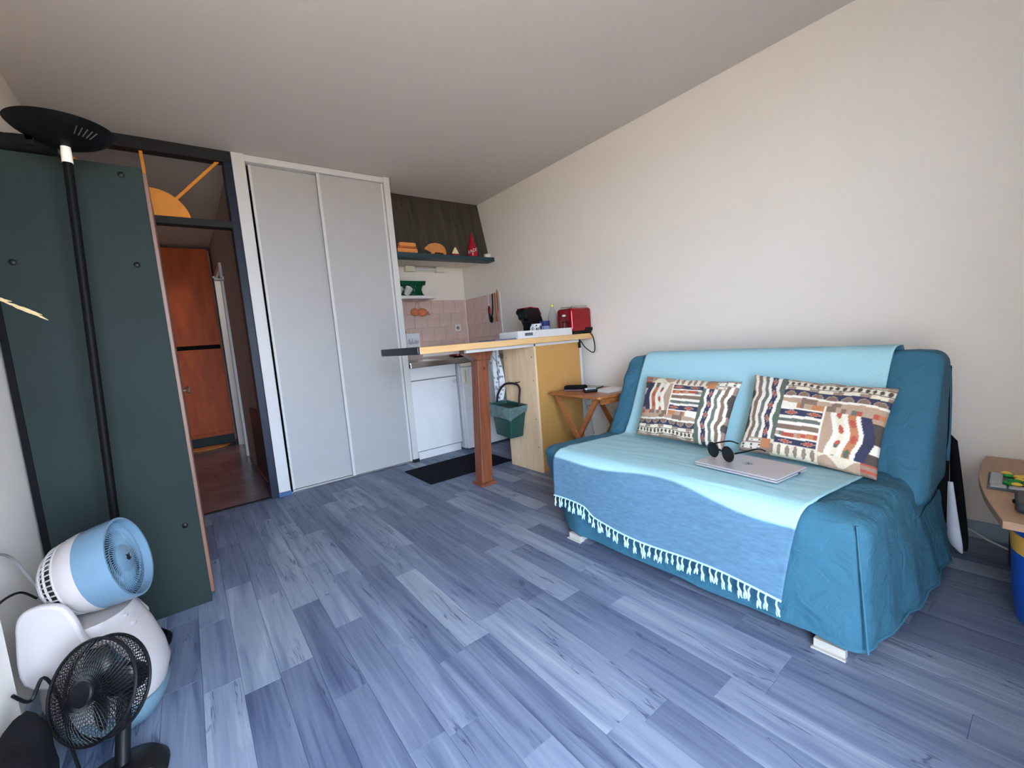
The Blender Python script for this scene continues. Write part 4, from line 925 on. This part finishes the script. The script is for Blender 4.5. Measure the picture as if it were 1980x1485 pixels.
for i in range(NY + 1):
    v = i / NY                              # 0 right .. 1 left
    step = .030 * (1 / (1 + math.exp(-(v - .78) * 90)))
    hz = .135 + .055 * v + .012 * math.sin(v * 9) + step
    Lmax = TOT - (hz - .12)
    for j in range(NS + 1):
        t = j / NS; s_ = t * Lmax; p = pathat(s_)
        yr = .435 + .045 * max(0, min(1, (s_ - .2) / .9)) + .012 * math.sin(s_ * 5); yl = 1.640 - .045 * max(0, (s_ - .9)) + .014 * math.sin(s_ * 4 + 1)
        if s_ > s_edge - .1: yr += .06 * min(1, (s_ - s_edge + .1) / .4)
        y = yr + (yl - yr) * v
        q = V((p.x, y, p.y))
        onseat = 1.5 < p.x < 2.04
        n_ = noise.noise(V((p.x * 9, y * 3.5, 3))) * .5 + noise.noise(V((p.x * 22, y * 6, 9))) * .25
        amp = .005 if onseat else .0028
        d2 = V((-.85, 0, .5)) if p.y > .47 else (V((0, 0, 1)) if onseat else V((-1, 0, 0)))
        if onseat or p.y > .47 or p.x < 1.47: q = q + d2 * (abs(n_) * amp * 1.6)
        if p.x < 1.47: q.x -= .006 * (1 + math.sin(y * 11 + 1)) * (1 - p.y / .45)
        vs_.append(q)
        bnd = s_edge + .015 + .020 * math.sin(v * 5.2 + 2.2) + .012 * math.sin(v * 11) - .028 * v
        c = TOPB if s_ < .17 else PAL
        if c is PAL and onseat:
            g = max(0, min(1, (noise.noise(V((p.x * 3.2, y * 1.6, 1))) + .25) * 1.6)) * .55 * min(1, (2.04 - p.x) / .1) * min(1, max(0, (p.x - 1.56) / .12)); c = PAL.lerp(GRY, g)
        k_ = max(0, min(1, (s_ - bnd) / .008 + .5))
        if k_ > 0: c = V(c).lerp(DEN * (1 + .22 * noise.noise(V((y * 34, s_ * 120, 0))) + .10 * noise.noise(V((y * 9, s_ * 40, 5)))), k_)
        cols.append((c[0], c[1], c[2], 1))
        if j == NS: hems.append(q.copy())
for i in range(NY):
    for j in range(NS):
        a = i * (NS + 1) + j; fs_.append((a, a + 1, a + NS + 2, a + NS + 1))
th = thing('fringed_throw', 'pale aqua and denim blue striped throw with fringe draped over the sofa', 'throw', (1.9, 1.04, .44))
tb_ = MB().add(vs_, fs_, True).build('cloth', attrmat('throw_weave', .95, 300, .16, .3, 500), th, colors=cols, solid=.004)
M_TAS = mat('tassel_cotton', C(176, 210, 226), .95, bump=.5, bscale=300)
hm = MB().tube(hems, .0042, 6); hm.build('hem_cord', M_TAS, th)
tas = None; NT = 42
for k in range(NT):
    f = (k + .5 + random.uniform(-.25, .25)) / NT * NY; i = int(f); p = hems[i].lerp(hems[min(i + 1, NY)], f - i)
    if tas is None:
        mb = MB(); mb.tube(spline([(0, 0, 0), (-.003, .003, -.018), (-.002, -.002, -.036)], 3), [.0035, .003, .0032, .0035, .0038, .0042, .0048], 6)
        mb.tube(spline([(-.001, .003, -.034), (-.003, .005, -.048), (-.002, .006, -.060)], 2), [.0042, .0044, .004, .003, .002], 6).tube(spline([(-.001, -.003, -.034), (-.004, -.003, -.046), (-.003, -.006, -.057)], 2), [.0042, .0044, .004, .003, .002], 6)
        me = bpy.data.meshes.new('tassel'); me.from_pydata(mb.v, [], mb.f); me.materials.append(M_TAS)
        me.polygons.foreach_set('use_smooth', [True] * len(me.polygons)); tas = bpy.data.objects.new('tassel', me); ob = tas
    else: ob = tas.copy()
    COL.objects.link(ob); ob.parent = th; ob.location = p - ORI[th.name] + V((-.002, 0, 0)); ob.rotation_euler = (random.uniform(-.22, .22), random.uniform(-.02, .06), random.uniform(-.5, .5))
    ob.scale = (1, 1, random.uniform(.8, 1.12))

# ------------------------------------------------------------------ cushions
K = dict(w=C(232, 226, 214), b=C(128, 106, 92), g=C(104, 110, 104), n=C(52, 56, 82), r=C(178, 86, 72), t=C(178, 152, 130), d=C(78, 70, 66), o=C(186, 124, 84), c=C(224, 214, 192), e=C(92, 104, 92), m=C(150, 128, 114))
def hsh(a, b=0): x = math.sin(a * 127.1 + b * 311.7) * 43758.5; return x - math.floor(x)
def seq(x, items):          # items: (width, colour)
    tot = sum(i[0] for i in items); x = (x % 1) * tot
    for w_, c in items:
        if x < w_: return c, x / w_
        x -= w_
    return items[-1][1], 1
def diamond(along, across, n):
    a = (along * n) % 1 - .5; b = across - .5; d = abs(a) * 2.4 + abs(b) * 2.2
    return 'r' if d < .62 else ('t' if d < .82 else 'n')
def pattern(u, v):
    wv = .010 * math.sin(v * 14 + u * 6) + .005 * math.sin(v * 33); wh_ = .010 * math.sin(u * 16 + v * 5)
    if u < .30 and v > .17 - .06 * (u < .08):
        x = (u + wv) / .30
        c, f = seq(max(0, min(.999, x)), [(.10, 'm'), (.09, 'w'), (.12, 'b'), (.11, 'w'), (.11, 'g'), (.10, 'w'), (.15, 'n'), (.10, 'w'), (.15, 'e')])
        if x < .10 and hsh(int(v * 9)) > .5: return 'd' if hsh(int(v * 9), 2) > .5 else 'w'
        return diamond(v, f, 6) if c == 'n' else c
    if u < .27 and v <= .17:
        if u > .19: return 'o' if v > .06 else 'm'
        c, f = seq(v / .17 + wh_, [(.2, 'm'), (.15, 'w'), (.25, 'w'), (.12, 'm'), (.16, 'w'), (.12, 't')])
        if c == 'w' and ((u * 14) % 1 - .5) ** 2 + (f - .5) ** 2 * .3 < .03: return 'd'
        return c
    if v > .66 + wh_ * .5:
        y = (v + wh_ - .66) / .34
        if y > .93: return 'm'
        if y > .62:
            f = (y - .62) / .31; a = (u * 22) % 1 - .5
            if abs(f - .12) < .05 or abs(f - .85) < .05: return 'd'
            if a * a + ((f - .45) * 1.2) ** 2 < .09: return 'd'
            if f > .72 and math.sin(u * 40) > .3: return 't'
            return 'c'
        if y > .50: return 'm' if math.sin(u * 38 + 1) > .35 else 'c'
        if y > .26:
            a = (u * 10) % 1 - .5; f = (y - .26) / .24
            d = a * a + (f * .55) ** 2
            return 'b' if d < .13 else ('t' if d < .17 else 'n')
        if y > .18: return 'w'
        return 't' if hsh(int(u * 18)) > .4 else 'b'
    if .30 <= u < .63 and .14 < v:
        if u > .615: return 'w'
        y = (v + wh_ * .7 - .14) / .52
        if y > .86:
            if u < .42: return 'w'
            return ('r', 'g', 't', 'o', 'b')[int(hsh(int(u * 34)) * 5)]
        c, f = seq(max(0, min(.999, y / .86)), [(.15, 'n'), (.05, 'w'), (.11, 'p'), (.07, 'w'), (.12, 'b'), (.09, 'w'), (.09, 'g'), (.08, 'w'), (.16, 'n'), (.04, 'w')])
        if c == 'n': return diamond((u - .30) * 2.9, f, 2)
        if c == 'p': return ('r', 'g', 't', 'o', 'r')[int(hsh(int(u * 34), 3) * 5)]
        return c
    if u >= .63:
        if v > .60: return ('b', 'r', 't', 'o', 'r', 'g')[int(hsh(int(u * 30), 5) * 6)]
        if v < .12:
            if u > .90: return 'r' if int(v * 30) % 2 else 'm'
            return 't' if math.sin(u * 30) * .05 + .06 > v else 'c'
        x = (u + .02 * math.sin(v * 13) - .63) / .37
        c, f = seq(max(0, min(.999, x)), [(.16, 't'), (.09, 'w'), (.13, 'q'), (.09, 'w'), (.14, 's'), (.08, 'w'), (.18, 'n'), (.13, 'z')])
        if c in 'qs':
            a = (v * 6 + (.5 if c == 's' else 0)) % 1 - .5
            if a * a * 1.6 + (f - .5) ** 2 < .13: return 'r' if hsh(int(v * 6 + .5), 1) > .5 else 'e'
            return 'c' if c == 'q' else 'o'
        if c == 'z': return ('w', 'd', 't', 'e')[int(hsh(int(v * 9), 4) * 4)]
        return c
    # cream band with ovals
    a = (u * 16) % 1 - .5; f = v / .14 - .5
    d = a * a * 1.3 + f * f * .5
    return 'm' if d < .06 else ('b' if d < .085 else 'c')
def cushion(name, label, BL, BR, TL_, TR, T, flip, mname):
    BL, BR, TL_, TR = map(V, (BL, BR, TL_, TR)); nu, nv = 150, 104
    nrm = (BR - BL).cross(TL_ - BL).normalized()      # towards the viewer side
    if nrm.x > 0: nrm = -nrm
    mb = MB(); cols = []
    idx = {}
    vs_ = []; fs_ = []
    for side in (1, -1):
        for j in range(nv + 1):
            for i in range(nu + 1):
                u, v = i / nu, j / nv; border = i in (0, nu) or j in (0, nv)
                if border and side == -1: idx[(side, i, j)] = idx[(1, i, j)]; continue
                a, b = 2 * u - 1, 2 * v - 1
                uu = .5 + (u - .5) * (1 - .055 * (1 - b * b)); vv = .5 + (v - .5) * (1 - .06 * (1 - a * a))
                p = (BL * (1 - uu) + BR * uu) * (1 - vv) + (TL_ * (1 - uu) + TR * uu) * vv
                h = ((1 - a ** 2) * (1 - b ** 2)) ** .42 * T
                wr_ = noise.noise(V((u * 7, v * 7, T * 50 + side))) * .006 * (1 - .5 * abs(a)) + .004 * math.sin(u * 40 + v * 9) * max(0, abs(b) - .6) * 2
                p = p + nrm * (side * h + (wr_ if not border else 0))
                idx[(side, i, j)] = len(vs_); vs_.append(p)
                k = pattern(1 - u, 1 - v) if flip else pattern(u, v)
                cols.append(K[k])
        for j in range(nv):
            for i in range(nu):
                q = (idx[(side, i, j)], idx[(side, i + 1, j)], idx[(side, i + 1, j + 1)], idx[(side, i, j + 1)])
                fs_.append(q if side == 1 else q[::-1])
    mb.add(vs_, fs_, True)
    return tag(mb.build(name, MATS.get('cushion_print') or attrmat('cushion_print', .9, 160, .14, .2, 300), None, colors=cols, ang=180), label, 'cushion')
cushion('patterned_cushion', 'patchwork-patterned cushion nearer the folding table, leaning on the sofa back', (1.960, 1.475, .462), (1.960, .985, .448), (2.165, 1.53, .765), (2.165, .985, .748), .050, True, 'a')
cushion('patterned_cushion', 'larger patchwork-patterned cushion with a row of dots along its top edge', (1.960, .915, .462), (1.93, .415, .435), (2.165, .925, .785), (2.165, .40, .740), .055, False, 'b')

# ------------------------------------------------------------------ laptop and sunglasses
lt = thing('laptop', 'closed silver laptop lying on the sofa seat', 'laptop', (1.735, .78, .459))
ML = Matrix.Translation((1.735, .775, .4635)) @ Matrix.Rotation(R(-6), 4, 'Z') @ Matrix.Rotation(R(.6), 4, 'Y')
MB().rbox(-.108, .108, -.165, .165, 0, .0085, .004, .012, None, ML).build('base', M_LAP, lt)
lid = MB().rbox(-.108, .108, -.165, .165, .0095, .0165, .0033, .012, None, ML).build('lid', M_LAP, lt)
bx('port', mat('port_navy', C(40, 56, 100), .4), .04, .055, -.1665, -.164, .002, .007, lt, 0, ML)
lgm = MB()
lgm.tube([ML @ V((.021 * math.cos(2 * math.pi * k / 32), .021 * math.sin(2 * math.pi * k / 32), .0166)) for k in range(32)], .0007, 4, closed=True)
lgm.build('logo_ring', M_WIRE, lid)
def strokes(pts, w_=.0024):
    return [ML @ V((a, b, .01665)) for a, b in pts]
lg2 = MB()          # slanted two-letter emblem: local +x = up, -y = right
for pts in ([(.017, .006), (-.010, .013)], [(.004, .009), (.008, .002), (.004, -.002), (-.010, .002)], [(.008, -.005), (-.018, .002)], [(.007, -.005), (.008, -.014), (-.004, -.014), (-.009, -.004)]):
    lg2.tube(strokes(pts), .0012, 5)
lg2.build('logo_letters', mat('logo_dark', C(70, 72, 78), .3, .4), lid)
sg = thing('sunglasses', 'black sunglasses resting on the closed laptop', 'sunglasses', (1.76, .88, .480))
MS = Matrix.Translation((1.726, .884, .4815)) @ Matrix.Rotation(R(-22), 4, 'Z') @ Matrix.Scale(1.2, 4)
# local: +y along the front frame (left), +x towards the temples; frame stands on its lower rims
def rim(cy):
    return [MS @ V((.002 + .004 * math.cos(2 * math.pi * k / 28), cy + .0285 * math.cos(2 * math.pi * k / 28), .0255 + .0250 * math.sin(2 * math.pi * k / 28))) for k in range(28)]
fm = MB()
for cy in (-.035, .035): fm.tube(rim(cy), .0030, 8, closed=True)
fm.tube(spline([MS @ V(p) for p in ((.002, -.008, .030), (-.001, 0, .034), (.002, .008, .030))], 4), .0032, 8)
fm.build('front_frame', M_BLACK, sg)
for cy in (-.035, .035):
    MB().add([MS @ V((.003, cy + .027 * math.cos(2 * math.pi * k / 28), .0255 + .0240 * math.sin(2 * math.pi * k / 28))) for k in range(28)], [list(range(28))]).build('lens', M_LENS, sg, solid=.0012)
for s_ in (-1, 1):
    MB().tube(spline([MS @ V(p) for p in ((.004, s_ * .064, .034), (.05, s_ * .068, .036), (.10, s_ * .064, .036), (.135, s_ * .060, .022))], 5), [.0035] * 10 + [.003] * 6, 8).build('temple', M_BLACK, sg)

# ------------------------------------------------------------------ low table at the right edge
lt2 = thing('low_table', 'low wooden table with a curved corner at the right edge', 'table', (2.3, -.15, 0))
outl = spline([(2.700, .214, 0), (2.53, .214, 0), (2.38, .205, 0), (2.24, .186, 0), (2.10, .160, 0), (1.910, .112, 0)], 5)
poly = [(p.x, p.y) for p in outl] + [(1.905, -.335), (2.700, -.335)]
MB().prism(poly[::-1], .357, .382).build('top', M_TABR, lt2, .002)
for x, y in ((2.50, .118), (2.66, .10), (2.10, -.29), (2.62, -.29)): MB().cyl((x, y, 0), (x, y, .357), .011, None, 12).build('leg', mat('leg_plum', C(70, 56, 60), .4), lt2)
lz = .3825
gb = thing('mosaic_tray', 'grey segmented tray with green and yellow pieces on the low table', 'tray', (2.35, .09, lz))
RB = Matrix.Translation((2.30, .02, lz)) @ Matrix.Rotation(R(3), 4, 'Z')
bx('board', mat('tray_slate', C(70, 78, 88), .5), -.075, .13, -.16, .155, 0, .006, gb, .002, RB)
for k in range(7): bx('segment', mat('segment_grey', C(158, 164, 170), .45, var=.15), -.070, -.036, .108 - k * .044, .148 - k * .044, .006, .012, gb, .003, RB)
bx('segment', mat('segment_grey', C(158, 164, 170)), -.030, .120, .118, .150, .006, .011, gb, .003, RB)
M_GP = mat('bright_green', C(28, 140, 56), .45, var=.25, scale=40); M_YP = mat('bright_yellow', C(228, 192, 70), .5)
for k in range(84):
    a, b = random.uniform(-.025, .115), random.uniform(-.10, .112); yel = k % 4 == 0
    MB().ball(RB @ V((a, b, .011 + (.003 if yel else 0))), (.010, .014, .007), None, 6).build('yellow_piece' if yel else 'green_piece', M_YP if yel else M_GP, gb)
bk = thing('black_device', 'black rounded electronic device with a silver line on the low table', 'device', (2.05, .03, lz))
RD = Matrix.Translation((2.075, .022, lz)) @ Matrix.Rotation(R(4), 4, 'Z')
MB().rbox(-.075, .085, -.09, .075, 0, .034, .014, .01, None, RD).build('case', mat('device_black', C(48, 50, 56), .45), bk)
bx('silver_line', M_CHROME, -.0762, -.074, -.07, .055, .012, .016, bk, 0, RD); MB().ball(RD @ V((.0, .076, .017)), (.012, .005, .007)).build('side_button', M_BLACK, bk)
wb = thing('waste_bin', 'blue plastic bin with a yellow band under the low table', 'bin', (2.10, -.062, 0))
MW = Matrix.Translation((2.10, -.062, 0))
MB().lathe([(.135, 0), (.150, .012), (.160, .10), (.170, .335), (.165, .335), (.150, .02), (.002, .015)], 40, MW).build('tub', M_BLUEP, wb)
MB().lathe([(.1662, .245), (.1705, .308), (.1690, .308), (.165, .245)], 40, MW).build('band', M_YEL, wb)
MB().lathe([(.172, .318), (.175, .338), (.168, .345), (.164, .335)], 40, MW).build('rim', M_BLUEP, wb)
tag(MB().tube(spline([(2.690, .55, .03), (2.69, .30, .05), (2.66, .18, .012), (2.58, .06, .005), (2.5, -.1, .005)], 6), .004, 6).build('floor_cable', M_WCAB), 'white cable running along the skirting by the low table', 'cable')
